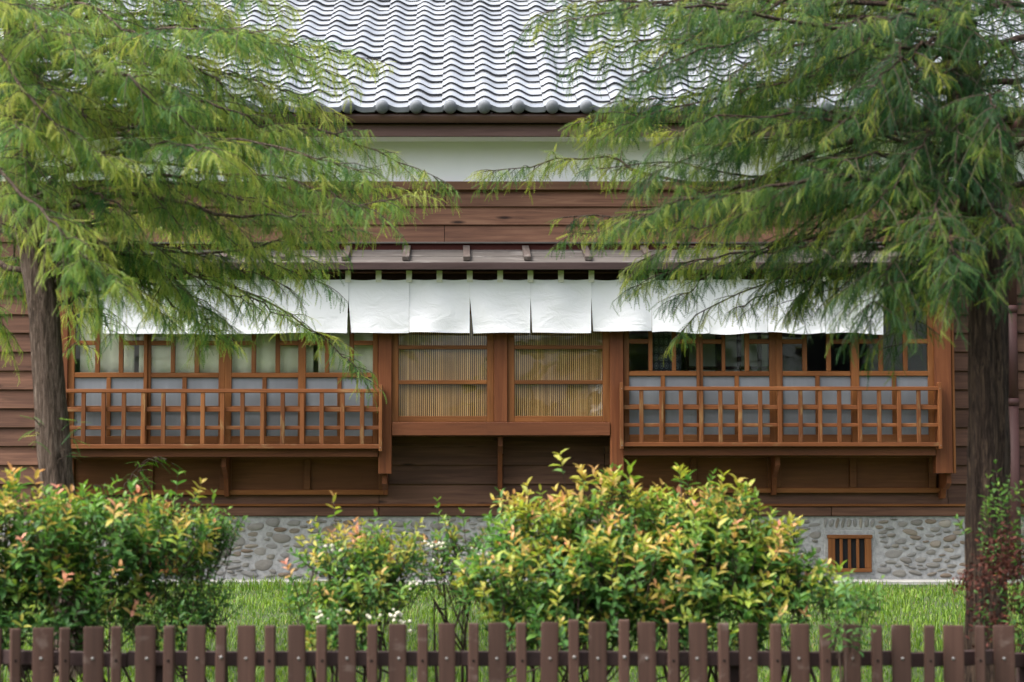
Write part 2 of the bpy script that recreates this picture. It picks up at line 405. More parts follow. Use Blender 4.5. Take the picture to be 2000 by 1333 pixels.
# ------------------------------------------------------------------ ground
YB, YW, YE = 17.0, 17.35, 16.88           # bay front, main wall, eave
def gz(Y, Xv=0.0):
    t = min(1, max(0, (16.9 - Y) / 7.6)); s = t * t * (3 - 2 * t)
    return -0.44 * (0.45 * t + 0.55 * s) - (0.02 if Y < 16.9 else 0)
def build_ground():
    xs = [-400, -120, -40, -16] + [x * 0.5 for x in range(-20, 21)] + [16, 40, 120, 400]
    ys = [-400, -120, -30, -6, 0, 4, 7] + [8 + 0.3 * k for k in range(31)] + [17.6, 20, 28, 60, 160, 600]
    V = [(x, y, gz(y) + (0.012 * math.sin(x * 1.7 + y) if 8 < y < 16.5 else 0)) for y in ys for x in xs]
    nx = len(xs); T = []
    for j in range(len(ys) - 1):
        for i in range(nx - 1):
            a = j * nx + i; T += [(a, a + 1, a + nx + 1), (a, a + nx + 1, a + nx)]
    obj('ground', mesh_arrays('ground', np.array(V), np.array(T), M['soil'], smooth=True), kind='structure')
build_ground()
box('paved_apron', -7.5, 7.8, 16.93, YW + 0.2, -0.12, 0.022, M['concrete'], kind='structure')

# ------------------------------------------------------------------ house
house = empty('wooden_house', (0, YW, 0), label='traditional dark wooden house with silver tiled roof and bay windows behind the trees', cat='house')
HX0, HX1 = -6.6, 7.2
z_found = Z(1009, YW)

# foundation wall and its river stones
found = empty('foundation_wall', (0, YW, 0.02), house)
box('mortar_bed', HX0, HX1, YW + 0.0, YW + 0.25, 0.0, z_found, M['mortar'], found, bev=0)
def stone_mesh(seed):
    r = random.Random(seed); bm = bmesh.new(); bmesh.ops.create_icosphere(bm, subdivisions=2, radius=1)
    ph = [r.uniform(0, 6.28) for _ in range(6)]; e = r.uniform(2.2, 2.9)
    for v in bm.verts:
        x, y, z = v.co
        k = 1 + 0.10 * math.sin(2 * math.atan2(z, x) + ph[0]) + 0.06 * math.sin(3 * math.atan2(z, x) + ph[1]) + 0.04 * math.sin(4 * y + ph[2])
        n = (abs(x) ** e + abs(z) ** e + abs(y) ** 2) ** (1 / e)
        v.co = v.co / max(n, 0.5) * k
    me = bpy.data.meshes.new('stone'); bm.to_mesh(me); bm.free()
    for p in me.polygons: p.use_smooth = True
    me.materials.append(M['stone']); return me
stones = [stone_mesh(s) for s in range(8)]
vents = [(268, 354, 1044, 1120), (1617, 1701, 1045, 1118)]
placed = []
def try_stone(x, z, a, b, pad=1.03):
    for (x2, z2, a2, b2) in placed:
        dx, dz = abs(x - x2) / ((a + a2) * pad), abs(z - z2) / ((b + b2) * pad)
        if dx * dx + dz * dz < 1: return False
    placed.append((x, z, a, b)); return True
zb, zt = 0.03, z_found - 0.01
vrect = [(X(v[0] - 10, YW, 1080), X(v[1] + 10, YW, 1080), Z(v[3] + 20, YW), Z(v[2] - 10, YW)) for v in vents]
far_stones = []
def add_stone(x, z, a, b, tilt=None):
    px, _ = pix((x, YW, z))
    r = random.Random(int(x * 7919 + z * 104729))
    rot = (0, r.gauss(0, 0.12) if tilt is None else tilt, 0); dep = r.uniform(0.014, 0.027)
    me = r.choice(stones)
    if 330 < px < 1990 and len([1 for _ in ()]) == 0:
        obj('stone', me, found, (x, YW + 0.006, z), rot, (a, dep, b))
    else: far_stones.append((me, x, z, a, b, dep, rot))
for v in vrect:                                          # upright stones over each vent
    n = 9
    for k in range(n):
        x = v[0] + (v[1] - v[0]) * (k + 0.5) / n
        if try_stone(x, v[3] + 0.055, 0.015, 0.042, 1.0): add_stone(x, v[3] + 0.055, 0.016 + random.uniform(-.003, .004), 0.04, random.gauss(0.15, 0.15))
for phase, tries in ((0, 120), (1, 2600), (2, 12000)):
    for _ in range(tries):
        x = random.uniform(HX0 + 0.1, HX1 - 0.1)
        big = [(0.06, 0.085), (0.042, 0.062), (0.026, 0.045)][phase]
        a = random.uniform(*big); b = a * random.uniform(0.30, 0.60)
        z = random.uniform(zb + b, zt - b)
        if any(v[0] - a < x < v[1] + a and v[2] - b < z < v[3] + b for v in vrect): continue
        if try_stone(x, z, a, b): add_stone(x, z, a, b)
if far_stones:
    Vv, Tt = [], []; off = 0
    for me, x, z, a, b, dep, rot in far_stones:
        n = len(me.vertices); co = np.empty(n * 3, dtype=np.float32); me.vertices.foreach_get('co', co); co = co.reshape(-1, 3) * np.array([a, dep, b])
        t = np.array([p.vertices[:] for p in me.polygons]); Vv.append(co + np.array([x, YW + 0.006, z])); Tt.append(t + off); off += n
    obj('far_stones', mesh_arrays('far_stones', np.concatenate(Vv) - np.array([0, YW, 0.02]), np.concatenate(Tt), M['stone'], smooth=True), found, (0, YW, 0.02), kind='stuff')
for (a0, a1, b0, b1) in vents:
    vt = empty('foundation_vent', (X((a0 + a1) / 2, YW, 1080), YW, Z(b1, YW)), house)
    x0, x1, z0, z1 = X(a0, YW, 1080), X(a1, YW, 1080), Z(b1, YW), Z(b0, YW); t = 0.055
    box('cement_surround', x0 - 0.035, x1 + 0.035, YW - 0.006, YW + 0.02, z0 - 0.02, z1 + 0.04, M['mortar'], vt, bev=0.01)
    box('backing', x0 + .02, x1 - .02, YW - 0.010, YW - 0.004, z0 + .02, z1 - .02, M['mesh_dark'], vt, bev=0)
    box('frame_top', x0 - 0.008, x1 + 0.008, YW - 0.04, YW - 0.005, z1 - t * 0.55, z1, M['frameX'], vt)
    box('frame_bottom', x0, x1, YW - 0.038, YW - 0.005, z0, z0 + t * 0.6, M['frameX'], vt)
    for s, e in ((x0, x0 + t), (x1 - t, x1)): box('frame_side', s, e, YW - 0.036, YW - 0.005, z0 + t * 0.6, z1 - t * 0.55, M['frameZ'], vt)
    for k in range(3):
        xc = x0 + t + (x1 - x0 - 2 * t) * (k + 0.75) / 3.6
        box('slat', xc - 0.013, xc + 0.013, YW - 0.03, YW - 0.012, z0 + t * 0.6, z1 - t * 0.55, M['frameZ'], vt)

# wall core with the bay opening, room behind it
core = empty('wall_core', (0, YW, z_found), house)
bx0, bx1 = X(125, YB), X(1855, YB)
z_bay0, z_bay1 = Z(885, YB), Z(520, YB) + 0.02
z_top = Z(290, YW) + 0.15
yc0, yc1 = YW + 0.03, YW + 0.15
box('core_low', HX0, HX1, yc0, yc1, z_found, z_bay0, M['dark'], core, bev=0)
box('core_high', HX0, HX1, yc0, yc1, z_bay1 + 0.05, z_top, M['dark'], core, bev=0)
box('core_side', HX0, bx0, yc0, yc1, z_bay0, z_bay1 + 0.05, M['dark'], core, bev=0)
box('core_side', bx1, HX1, yc0, yc1, z_bay0, z_bay1 + 0.05, M['dark'], core, bev=0)
for x in (HX0, HX1 - 0.15): box('end_wall', x, x + 0.15, yc1, 26, z_found, z_top + 0.6, M['siding'], core, bev=0)
box('back_wall', HX0, HX1, 26, 26.15, z_found, z_top, M['siding'], core, bev=0)
room = empty('room', (0, 19, z_bay0), house)
box('room_floor', bx0 - 0.3, bx1 + 0.3, YW + 0.15, 21, z_bay0 - 0.35, z_bay0 - 0.28, M['panel'], room, bev=0)
box('room_wall', bx0 - 0.3, bx1 + 0.3, 21, 21.1, z_bay0 - 0.35, z_bay1 + 0.4, M['room'], room, bev=0)
box('room_ceiling', bx0 - 0.3, bx1 + 0.3, YW + 0.15, 21, z_bay1 + 0.3, z_bay1 + 0.4, M['dark_wood'], room, bev=0)
for x in (bx0 - 0.3, bx1 + 0.25): box('room_side', x, x + 0.05, YW + 0.15, 21, z_bay0 - 0.35, z_bay1 + 0.3, M['room'], room, bev=0)
box('room_divider', X(430, 19), X(470, 19), YW + 0.3, 21, z_bay0 - 0.28, z_bay1 + 0.3, M['room'], room, bev=0)
box('room_divider', X(1090, 18), X(1100, 18), YW + 0.3, 21, z_bay0 - 0.28, z_bay1 + 0.3, M['room'], room, bev=0)

# lapped siding, one object per plank
siding = empty('siding', (0, YW, z_found), house)
def plank(x0, x1, zl, zh, y=YW, lap=0.012, mat='siding'):
    L = x1 - x0; h = zh - zl + lap
    key = ('plank', round(L, 3), round(h, 3), mat)
    if key not in _boxes:
        me = bpy.data.meshes.new('plank'); b = 0.003
        prof = [(0.018, -h / 2), (-0.017, -h / 2), (-0.020, -h / 2 + b), (0.004, h / 2), (0.018, h / 2)]
        bm = bmesh.new(); ends = []
        for sx in (-L / 2, L / 2): ends.append([bm.verts.new((sx, p[0], p[1])) for p in prof])
        n = len(prof)
        for k in range(n): bm.faces.new((ends[0][k], ends[0][(k + 1) % n], ends[1][(k + 1) % n], ends[1][k]))
        bm.faces.new(ends[0][::-1]); bm.faces.new(ends[1]); bmesh.ops.recalc_face_normals(bm, faces=bm.faces[:])
        bm.to_mesh(me); bm.free(); me.materials.append(M[mat]); _boxes[key] = me
    obj('plank', _boxes[key], siding, ((x0 + x1) / 2, y, (zl + zh) / 2 + lap / 2))
G = 0.0025
def row(xa, xb, pyl, pyh, joints=(), mat='siding'):
    zl, zh = Z(pyl, YW), Z(pyh, YW)
    cuts = [xa] + sorted(j for j in joints if xa < j < xb) + [xb]
    for a, b in zip(cuts, cuts[1:]): plank(a + G, b - G, zl, zh, mat=mat)
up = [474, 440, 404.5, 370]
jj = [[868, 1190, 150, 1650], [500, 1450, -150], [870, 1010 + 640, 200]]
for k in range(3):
    row(HX0, HX1, up[k], up[k + 1], [X(p, YW, 420) for p in jj[k]], 'siding_upper')
edges_ = [985, 946, 909, 872, 835.5, 798.5, 761.5, 725, 688, 651.5, 615, 578, 541, 504, 474]
xL, xR = X(118, YB) - 0.02, X(1862, YB) + 0.02
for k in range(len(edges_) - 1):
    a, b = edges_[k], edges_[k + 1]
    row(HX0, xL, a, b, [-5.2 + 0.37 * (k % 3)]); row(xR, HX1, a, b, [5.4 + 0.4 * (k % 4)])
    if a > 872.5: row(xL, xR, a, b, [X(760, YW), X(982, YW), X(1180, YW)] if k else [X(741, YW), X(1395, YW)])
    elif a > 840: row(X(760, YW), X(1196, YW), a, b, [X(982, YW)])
pw = lambda n, py0, py1, Y0, m, a=HX0, b=HX1, bev=0.004: box(n, a, b, Y0, YW + 0.03, Z(py1, Y0), Z(py0, Y0), m, siding, bev)
pw('drip_moulding', 984.5, 989.5, YW - 0.045, M['frameX'])
for a, b in ((HX0, X(741, YW)), (X(741, YW), X(1620, YW)), (X(1620, YW), HX1)):
    box('sill_board', a + G, b - G, YW - 0.028, YW + 0.03, Z(1008, YW - .028), Z(990.5, YW - .028), M['siding'], siding)
for a, b in ((HX0, X(869, YW, 360)), (X(869, YW, 360), X(1198, YW, 360)), (X(1198, YW, 360), HX1)):
    box('wall_cap', a + G, b - G, YW - 0.05, YW + 0.03, Z(371, YW - .05), Z(354.5, YW - .05), M['cap'], siding)

# plaster, soffit, fascia, gutter
YS = 17.0
eaves = empty('eaves', (0, YE, Z(266, YS)), house)
zs = Z(266.5, YS)
box('plaster_wall', HX0, HX1, YW, YW + 0.028, Z(355, YW) - 0.02, zs + 0.12, M['plaster'], house, bev=0)
box('soffit', HX0 - 0.5, HX1 + 0.5, YS + 0.04, YW + 0.1, zs + 0.012, zs + 0.03, M['plaster'], eaves, bev=0)
for a, b in ((HX0 - 0.5, X(480, YS, 250)), (X(480, YS, 250), X(1420, YS, 250)), (X(1420, YS, 250), HX1 + 0.5)):
    box('fascia_board', a + G, b - G, YS, YS + 0.04, zs, Z(243, YS), M['fascia'], eaves)
gr = 0.040; gy, gzc = 16.94, Z(224, 16.94)
def gutter_seg(x0, x1):
    n = 12; prof = []
    for k in range(n + 1):
        t = math.pi * k / n; prof.append((-gr * math.cos(t), -gr * math.sin(t) * 1.75))
    for k in range(n, -1, -1):
        t = math.pi * k / n; prof.append((-(gr - 0.003) * math.cos(t), -(gr - 0.003) * math.sin(t) * 1.75))
    bm = bmesh.new(); L = (x1 - x0) / 2; e = [[bm.verts.new((s, p[0], p[1])) for p in prof] for s in (-L, L)]
    m = len(prof)
    for k in range(m): bm.faces.new((e[0][k], e[0][(k + 1) % m], e[1][(k + 1) % m], e[1][k]))
    bmesh.ops.recalc_face_normals(bm, faces=bm.faces[:])
    me = bpy.data.meshes.new('gutter'); bm.to_mesh(me); bm.free(); me.materials.append(M['gutter'])
    for p in me.polygons: p.use_smooth = True
    return me
cuts = [HX0 - 0.5, X(280, gy, 230), X(893, gy, 230), X(1093, gy, 230), X(1700, gy, 230), HX1 + 0.5]
for a, b in zip(cuts, cuts[1:]):
    obj('gutter', gutter_seg(a, b), eaves, ((a + b) / 2, gy, gzc))
for c in cuts[1:-1]:
    me = gutter_seg(-0.012, 0.012); obj('gutter_joint', me, eaves, (c, gy, gzc), None, (1, 1.06, 1.03))
for px in range(-150, 2200, 185):
    x = X(px, gy, 230); box('gutter_hook', x - 0.008, x + 0.008, gy - gr - 0.004, YS, gzc + 0.002, gzc + 0.008, M['gutter'], eaves, bev=0)
box('eave_board', HX0 - 0.5, HX1 + 0.5, YS + 0.005, YS + 0.035, Z(243, YS) + 0.001, gzc + 0.06, M['dark'], eaves, bev=0)

# roof of silver tiles
PITCH = R(24.2); ze = Z(211, YE)
roof = empty('roof', (0, YE, ze), house)
SCL = F / (YE * math.cos(TH) + (ze - ZC) * math.sin(TH))
TW = 66.45 / SCL; EXPO = 0.238; TLEN = 0.28
def prof(u):
    if u > 0.97 and u < 1.0: u = 0.97
    if u < 0.20: return 0.016 + 0.032 * (0.5 + 0.5 * math.cos(math.pi * min(1, (0.20 - u) / 0.25))) ** 0.9
    return 0.048 * (0.5 + 0.5 * math.cos(math.pi * min(1, (u - 0.20) / 0.46))) ** 1.0 + 0.008 * max(0, (u - 0.66) / 0.34) ** 2
def tile_mesh():
    n = 13; V = []; T = []
    us = [-0.05 + 1.04 * k / n for k in range(n + 1)]
    for (y, dz) in ((0.0, 0.029), (0.012, 0.032), (TLEN, 0.010)):
        for u in us: V.append((u * TW, y, prof(u) + dz))
    for u in us: V.append((u * TW, 0.002, prof(u) + 0.029 - 0.018))
    m = n + 1
    for k in range(n):
        for r0, r1 in ((0, 1), (1, 2)):
            a, b, c, d = r0 * m + k, r0 * m + k + 1, r1 * m + k + 1, r1 * m + k; T += [(a, b, c), (a, c, d)]
        a, b, c, d = 3 * m + k, 3 * m + k + 1, k + 1, k; T += [(a, b, c), (a, c, d)]
    V.append((us[0] * TW, TLEN, prof(-0.05) - 0.03)); i = len(V) - 1
    T += [(0, 2 * m, 3 * m), (3 * m, 2 * m, i)]
    return np.array(V), np.array(T)
tv, tt = tile_mesh(); tile_me = mesh_arrays('tile', tv, tt, M['tile'], smooth=False)
edge_pat = np.array([1 if min(t) >= 0 and (max(t) >= 3 * 14) else 0 for t in tt], dtype=np.int32)      # butt edge: dark clay, with the overlap's shade put into its colour
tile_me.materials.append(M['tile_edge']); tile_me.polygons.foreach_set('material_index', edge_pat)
def eave_tile_mesh():
    V, T = [tv], [tt]; off = len(tv); n = 13; us = [-0.05 + 1.04 * k / n for k in range(n + 1)]
    P = []
    for (dz, dy) in ((0.036, -0.004), (-0.004, -0.012), (-0.012, -0.002)):      # hanging lip
        for u in us: P.append((u * TW, dy, prof(u) * 0.8 + dz))
    m = n + 1; Q = []
    for k in range(n):
        for r in (0, 1):
            a, b, c, d = (r + 1) * m + k, (r + 1) * m + k + 1, r * m + k + 1, r * m + k; Q += [(a, b, c), (a, c, d)]
    V.append(np.array(P)); T.append(np.array(Q) + off); off += len(P)
    c = Vector((0.20 * TW, -0.012, 0.040)); rr = 0.053; D = []; q = []; seg = 18        # round end disc, domed
    rings = [(1.0, 0.03), (1.0, -0.012), (0.86, -0.024), (0.55, -0.034)]
    for f, y in rings:
        for k in range(seg):
            t = 2 * math.pi * k / seg; D.append((c.x + rr * f * math.cos(t), c.y + y, c.z + rr * f * math.sin(t)))
    D.append((c.x, c.y - 0.037, c.z))
    for r in range(len(rings) - 1):
        for k in range(seg):
            k2 = (k + 1) % seg; a, b, e, f = r * seg + k, r * seg + k2, (r + 1) * seg + k2, (r + 1) * seg + k; q += [(a, e, b), (a, f, e)]
    for k in range(seg): q.append(((len(rings) - 1) * seg + k, len(D) - 1, (len(rings) - 1) * seg + (k + 1) % seg))
    V.append(np.array(D)); T.append(np.array(q) + off)
    return np.concatenate(V), np.concatenate(T)
ev, et = eave_tile_mesh(); eave_me = mesh_arrays('eave_tile', ev, et, M['tile'], smooth=True); eave_me.materials.append(M['tile_face'])
eave_me.polygons.foreach_set('material_index', np.array([1 if min(t) >= len(tv) else 0 for t in et], dtype=np.int32))
try:
    eave_me.set_sharp_from_angle(angle=R(35)); tile_me.polygons.foreach_set('use_smooth', np.ones(len(tile_me.polygons), dtype=bool)); tile_me.set_sharp_from_angle(angle=R(35))
except Exception: pass
xb0 = X(613.6, YE, 205) - 0.20 * TW
tiles = []
for r in range(0, 24):
    for c in range(-16, 29):
        x = xb0 + c * TW; s = r * EXPO
        y, z = YE + s * math.cos(PITCH), ze + s * math.sin(PITCH) - 0.03
        if r == 0: obj('eave_tile', eave_me, roof, (x, y, z), (PITCH, 0, 0)); continue
        px, py = pix((x + TW / 2, y, z + 0.03))
        tiles.append((abs(px - 930) + (900 if py < -12 else 0), x, y, z))
tiles.sort()
for _, x, y, z in tiles[:290]:
    obj('tile', tile_me, roof, (x, y, z + random.gauss(0, 0.0018)), (PITCH + random.gauss(0, 0.006), random.gauss(0, 0.007), random.gauss(0, 0.004)))
rest = np.array([t[1:] for t in tiles[290:]]); rm = np.array(Matrix.Rotation(PITCH, 3, 'X'))
v_, t_, _ = scatter([(tv, tt)], np.zeros(len(rest), int), np.repeat(rm[None], len(rest), 0), rest - np.array([0, YE, ze]))
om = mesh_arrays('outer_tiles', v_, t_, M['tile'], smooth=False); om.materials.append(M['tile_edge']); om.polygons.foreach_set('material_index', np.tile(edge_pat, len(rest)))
obj('outer_tiles', om, roof, (0, YE, ze), kind='stuff')
def roof_slab():
    L = 5.5; y1, z1 = YE + L * math.cos(PITCH), ze + L * math.sin(PITCH)
    V = [(HX0 - .5, YE + .03, ze - .055), (HX1 + .5, YE + .03, ze - .055), (HX1 + .5, y1, z1 - .05), (HX0 - .5, y1, z1 - .05),
         (HX0 - .5, YE + .03, ze - .085), (HX1 + .5, YE + .03, ze - .085), (HX1 + .5, y1, z1 - .12), (HX0 - .5, y1, z1 - .12),
         (HX0 - .5, y1 + 5.2, ze), (HX1 + .5, y1 + 5.2, ze)]
    q = [(0, 1, 2, 3), (4, 7, 6, 5), (0, 4, 5, 1), (0, 3, 7, 4), (1, 5, 6, 2), (3, 2, 9, 8)]
    T = [t for a, b, c, d in q for t in ((a, b, c), (a, c, d))]
    obj('roof_deck', mesh_arrays('roof_deck', np.array(V) - np.array([0, YE, ze]), np.array(T), M['dark']), roof, (0, YE, ze))
    box('ridge', HX0 - .5, HX1 + .5, y1 - 0.16, y1 + 0.16, z1 - 0.1, z1 + 0.18, M['tile'], roof, bev=0.05)
roof_slab()

# canopy over the bay
can = empty('bay_canopy', (0, YB, Z(512, 16.75)), house)
yc_b, yc_f = YW - 0.01, 16.75
zc_b, zc_f = Z(489, yc_b), Z(512, yc_f)
cx0, cx1 = X(118, YB) - 0.12, X(1880, YB) + 0.1
ang = math.atan2(zc_b - zc_f, yc_b - yc_f); Lc = math.hypot(zc_b - zc_f, yc_b - yc_f)
def sloped(name, x0, x1, s0, s1, up0, up1, mat, bev=0.003):
    cs, cu = (s0 + s1) / 2, (up0 + up1) / 2
    y = yc_f + cs * math.cos(ang) - cu * math.sin(ang); z = zc_f + cs * math.sin(ang) + cu * math.cos(ang)
    obj(name, box_mesh(x1 - x0, s1 - s0, up1 - up0, mat, bev), can, ((x0 + x1) / 2, y, z), (ang, 0, 0))
xm = [cx0, X(500, 17), X(1270, 17), cx1]
for a, b in zip(xm, xm[1:]):
    sloped('canopy_board', a + G, b - G, 0.0, Lc * 0.42, -0.016, 0.0, M['canopy'])
    sloped('canopy_board', a + G, b - G, Lc * 0.405, Lc * 1.0, -0.010, 0.006, M['canopy'])
px = 672 - 119 * 5
while px < 1890:
    xx = X(px, yc_f, 510); sloped('batten', xx - 0.028, xx + 0.028, 0.03, Lc * 0.99, 0.006, 0.042, M['batten']); px += 119.2
for a, b in zip(xm, xm[1:]):
    box('canopy_edge', a + G, b - G, yc_f - 0.028, yc_f - 0.002, Z(527, yc_f - .028), Z(513, yc_f - .028), M['canopy_dark'], can)
    box('flashing', a, b, YW - 0.055, YW - 0.012, Z(476, YW - .055), Z(472.5, YW - .055), M['canopy'], can, bev=0.002)
    box('back_strip', a, b, YW - 0.03, YW - 0.015, Z(492, YW - .03), Z(476.2, YW - .03), M['strip'], can, bev=0)
sloped('canopy_lining', cx0, cx1, 0.01, Lc, -0.05, -0.02, M['dark_wood'])

# bay body: header, sill beams, posts
bay = empty('bay_body', (0, YB, Z(926, YB)), house)
pbox('header_beam', 118, 1862, 527, 548, YB - 0.01, YB + 0.10, M['dark_wood'], bay)
box('bay_roof', bx0, bx1, YB + 0.1, YW + 0.03, Z(530, YB), Z(522, YB), M['dark_wood'], bay, bev=0)
for a, b, p0, p1 in ((118, 738, 876.5, 893), (1218, 1826, 873, 890)):
    pbox('sill_beam', a, b, p0, p1, YB - 0.05, YB + 0.06, M['beamX'], bay)
    box('bay_floor', X(a, YB), X(b, YB), YB + 0.06, YW + 0.03, Z(p1 - 2, YB), Z(p1 - 9, YB), M['beamX'], bay, bev=0)
pbox('window_beam', 765.5, 1191.5, 825, 851, YB - 0.04, YB + 0.08, M['beamX'], bay)
box('bay_floor', X(760, YB), X(1196, YB), YB + 0.08, YW + 0.03, Z(851, YB), Z(842, YB), M['beamX'], bay, bev=0)
for a, b, p1 in ((739, 765, 926), (1192, 1218, 922), (1826, 1859, 925), (112, 131.5, 926)):
    pbox('corner_post', a, b, 548, p1, YB - 0.03, YB + 0.09, M['postZ'], bay)
pbox('corner_trim', 1859.5, 1865, 540, 925, YB - 0.01, YB + 0.02, M['frameZ'], bay)
for a, s in ((X(118, YB), 1), (X(1862, YB), -1)):
    box('bay_side', a, a + 0.03 * s, YB + 0.09, YW + 0.03, Z(890, YB), Z(530, YB), M['postZ'], bay, bev=0)
def bracket(name, pxc, py0, py1, wpx=9):
    x = X(pxc, YB + 0.1); w = wpx / 2 * YB / F; z1, z0 = Z(py0, YB), Z(py1, YW - 0.05)
    h = z1 - z0
    P = [(YB + 0.03, z1), (YB + 0.03, z1 - 0.08), (YB + 0.13, z1 - 0.13), (YB + 0.21, z1 - h * 0.55), (YB + 0.24, z0 + 0.03), (YB + 0.25, z0), (YW + 0.0, z0), (YW + 0.0, z1)]
    bm = bmesh.new(); e = [[bm.verts.new((s, p[0] - YB, p[1] - z1)) for p in P] for s in (-w, w)]; n = len(P)
    for k in range(n): bm.faces.new((e[0][k], e[0][(k + 1) % n], e[1][(k + 1) % n], e[1][k]))
    bm.faces.new(e[0][::-1]); bm.faces.new(e[1]); bmesh.ops.recalc_face_normals(bm, faces=bm.faces[:])
    me = bpy.data.meshes.new('bracket'); bm.to_mesh(me); bm.free(); me.materials.append(M['postZ'])
    obj('bracket', me, bay, (x, YB, z1))
for a in ((977, 852, 962), (440, 893, 970), (1515, 890, 967), (752, 926, 967), (1206, 922, 967), (1847, 925, 974), (122, 926, 967)): bracket('bracket', *a)

# framed panels under the side bays
def low_panels(name, pa, pb, py0, py1, stiles):
    t = empty(name, (X((pa + pb) / 2, YB), YW - 0.06, Z(py1, YW - .06)), house)
    Yp = YW - 0.06
    box('panel_rail', X(pa, Yp), X(pb, Yp), Yp, YW - 0.015, Z(py1, Yp), Z(py1 - 10, Yp), M['frameX'], t)
    box('panel_rail', X(pa, Yp), X(pb, Yp), Yp, YW - 0.015, Z(py0 + 4, Yp), Z(py0 - 12, Yp), M['panel'], t)
    for a, b in stiles: box('panel_stile', X(a, Yp), X(b, Yp), Yp + 0.002, YW - 0.016, Z(py1 - 10, Yp), Z(py0 + 4, Yp), M['panel'], t)
    es = [pa] + [v for s in stiles for v in s] + [pb]
    for k in range(2, len(es) - 2, 2):
        if es[k + 1] - es[k] > 20: box('panel_board', X(es[k], Yp) + .001, X(es[k + 1], Yp) - .001, Yp + 0.03, Yp + 0.04, Z(py1 - 10, Yp), Z(py0 + 4, Yp), M['panel'], t, bev=0)
low_panels('lower_panelling', 133, 752, 893, 967, [(133, 146), (291, 301), (430, 452), (594, 607), (740, 752)])
low_panels('lower_panelling', 1212, 1838, 890, 963, [(1212, 1226), (1348, 1360), (1498, 1524), (1658, 1671), (1812, 1826)])

# bay windows: sashes of stiles, rails, glazing bars and panes
Y0, Y1, YG = YB, YB + 0.035, YB + 0.02
def bay_window(px_a, sashes, dy, clear_upper):
    t = empty('bay_window', (X(px_a[0], YB), YB, Z(868, YB)), house)
    for (sa, sb, cols, half) in sashes:
        yb = 0.0 if half[1] else 0.022                     # sashes slide in two tracks
        y0, y1, yg = Y0 + yb, Y1 + yb, YG + yb
        def zb(n, a, b, p0, p1, m): box(n, X(a, YB), X(b, YB), y0, y1, Z(p1 + dy, YB), Z(p0 + dy, YB), m, t, 0.003)
        zb('stile', sa, cols[0][0], 548, 868, M['frameZ']); zb('stile', cols[-1][1], sb, 548, 868, M['frameZ'])
        A, B = cols[0][0], cols[-1][1]
        zb('rail', A, B, 852, 868, M['frameX']); zb('rail', A, B, 728, 737.5, M['frameX']); zb('rail', A, B, 602, 611, M['frameX']); zb('rail', A, B, 540, 548, M['frameX'])
        for (c0, c1), (d0, d1) in zip(cols, cols[1:]): zb('glazing_bar', c1, d0, 611, 728, M['frameZ'])
        for k in (0, 2): zb('glazing_bar', cols[k][0], cols[k][1], 665.5, 674.5, M['frameX'])
        zb('glazing_bar', half[0] - 4.3, half[0] + 4.3, 737.5, 852, M['frameZ'])
        zb('glazing_bar', A, half[0] - 4.3, 793, 801, M['frameX']); zb('glazing_bar', half[0] + 4.3, B, 793, 801, M['frameX'])
        def pn(a, b, p0, p1, m): box('pane', X(a, YB), X(b, YB), yg - 0.002, yg + 0.002, Z(p1 + dy, YB), Z(p0 + dy, YB), m, t, 0)
        pn(A, B, 548, 602, M['glass'])
        for k, (c0, c1) in enumerate(cols):
            if k == 1: pn(c0, c1, 611, 728, M['glass'])
            else: pn(c0, c1, 611, 665.5, M['glass']); pn(c0, c1, 674.5, 728, M['glass'])
        for a, b in ((A, half[0] - 4.3), (half[0] + 4.3, B)):
            pn(a, b, 737.5, 793, M['frost']); pn(a, b, 801, 852, M['frost'])
Lsash = [(132, 287, [(145, 185), (194, 231), (240, 280)], (212, 1)), (281, 438, [(293.5, 332), (340.5, 378.5), (388, 426)], (359.5, 0)),
         (438, 588, [(451.5, 490), (499, 537), (546, 583)], (516, 0)), (582, 738.5, [(597, 634), (643, 682), (691, 728)], (663, 1))]
Rsash = [(1218.5, 1367, [(1229, 1267), (1275, 1313), (1321, 1361)], (1295, 1)), (1361, 1517, [(1374, 1411), (1418, 1456), (1465, 1504)], (1440, 0)),
         (1517, 1671, [(1530, 1569), (1578, 1616), (1625, 1663)], (1598, 0)), (1664, 1825.5, [(1679, 1717), (1726, 1765), (1774, 1813)], (1747, 1))]
bay_window((132,), Lsash, 0, True); bay_window((1218,), Rsash, -3, True)

# centre window with bamboo slats behind the glass
cw = empty('slatted_window', (X(978, YB), YB, Z(825, YB)), house)
def cz(n, a, b, p0, p1, m, y0=YB, y1=YB + 0.04, bev=0.003): return box(n, X(a, YB), X(b, YB), y0, y1, Z(p1, YB), Z(p0, YB), m, cw, bev)
cz('mullion', 965, 991, 548, 825, M['postZ'], YB - 0.02, YB + 0.07)
for a, b, c, d in ((765.3, 778.5, 951, 964.7), (991.3, 1005, 1177, 1191.7)):
    cz('stile', a, b, 548, 825, M['frameZ']); cz('stile', c, d, 548, 825, M['frameZ'])
    for p0, p1 in ((813, 825), (743, 751), (675, 682.5), (607, 614), (540, 548)): cz('rail', b, c, p0, p1, M['frameX'])
    for p0, p1 in ((751, 813), (682.5, 743), (614, 675), (548, 607)): cz('pane', b, c, p0, p1, M['glass'], YB + 0.016, YB + 0.019, 0)
    n = 43
    for k in range(n):
        xc = b + (c - b) * (k + 0.5) / n; hw = 1.02 + random.uniform(-0.15, 0.2)
        cz('bamboo_slat', xc - hw, xc + hw, 560, 814, M['bamboo'], YB + 0.044 + random.uniform(0, 0.002), YB + 0.050, 0)
    cz('dark_backing', b - 2, c + 2, 548, 816, M['panel'], YB + 0.13, YB + 0.14, 0)

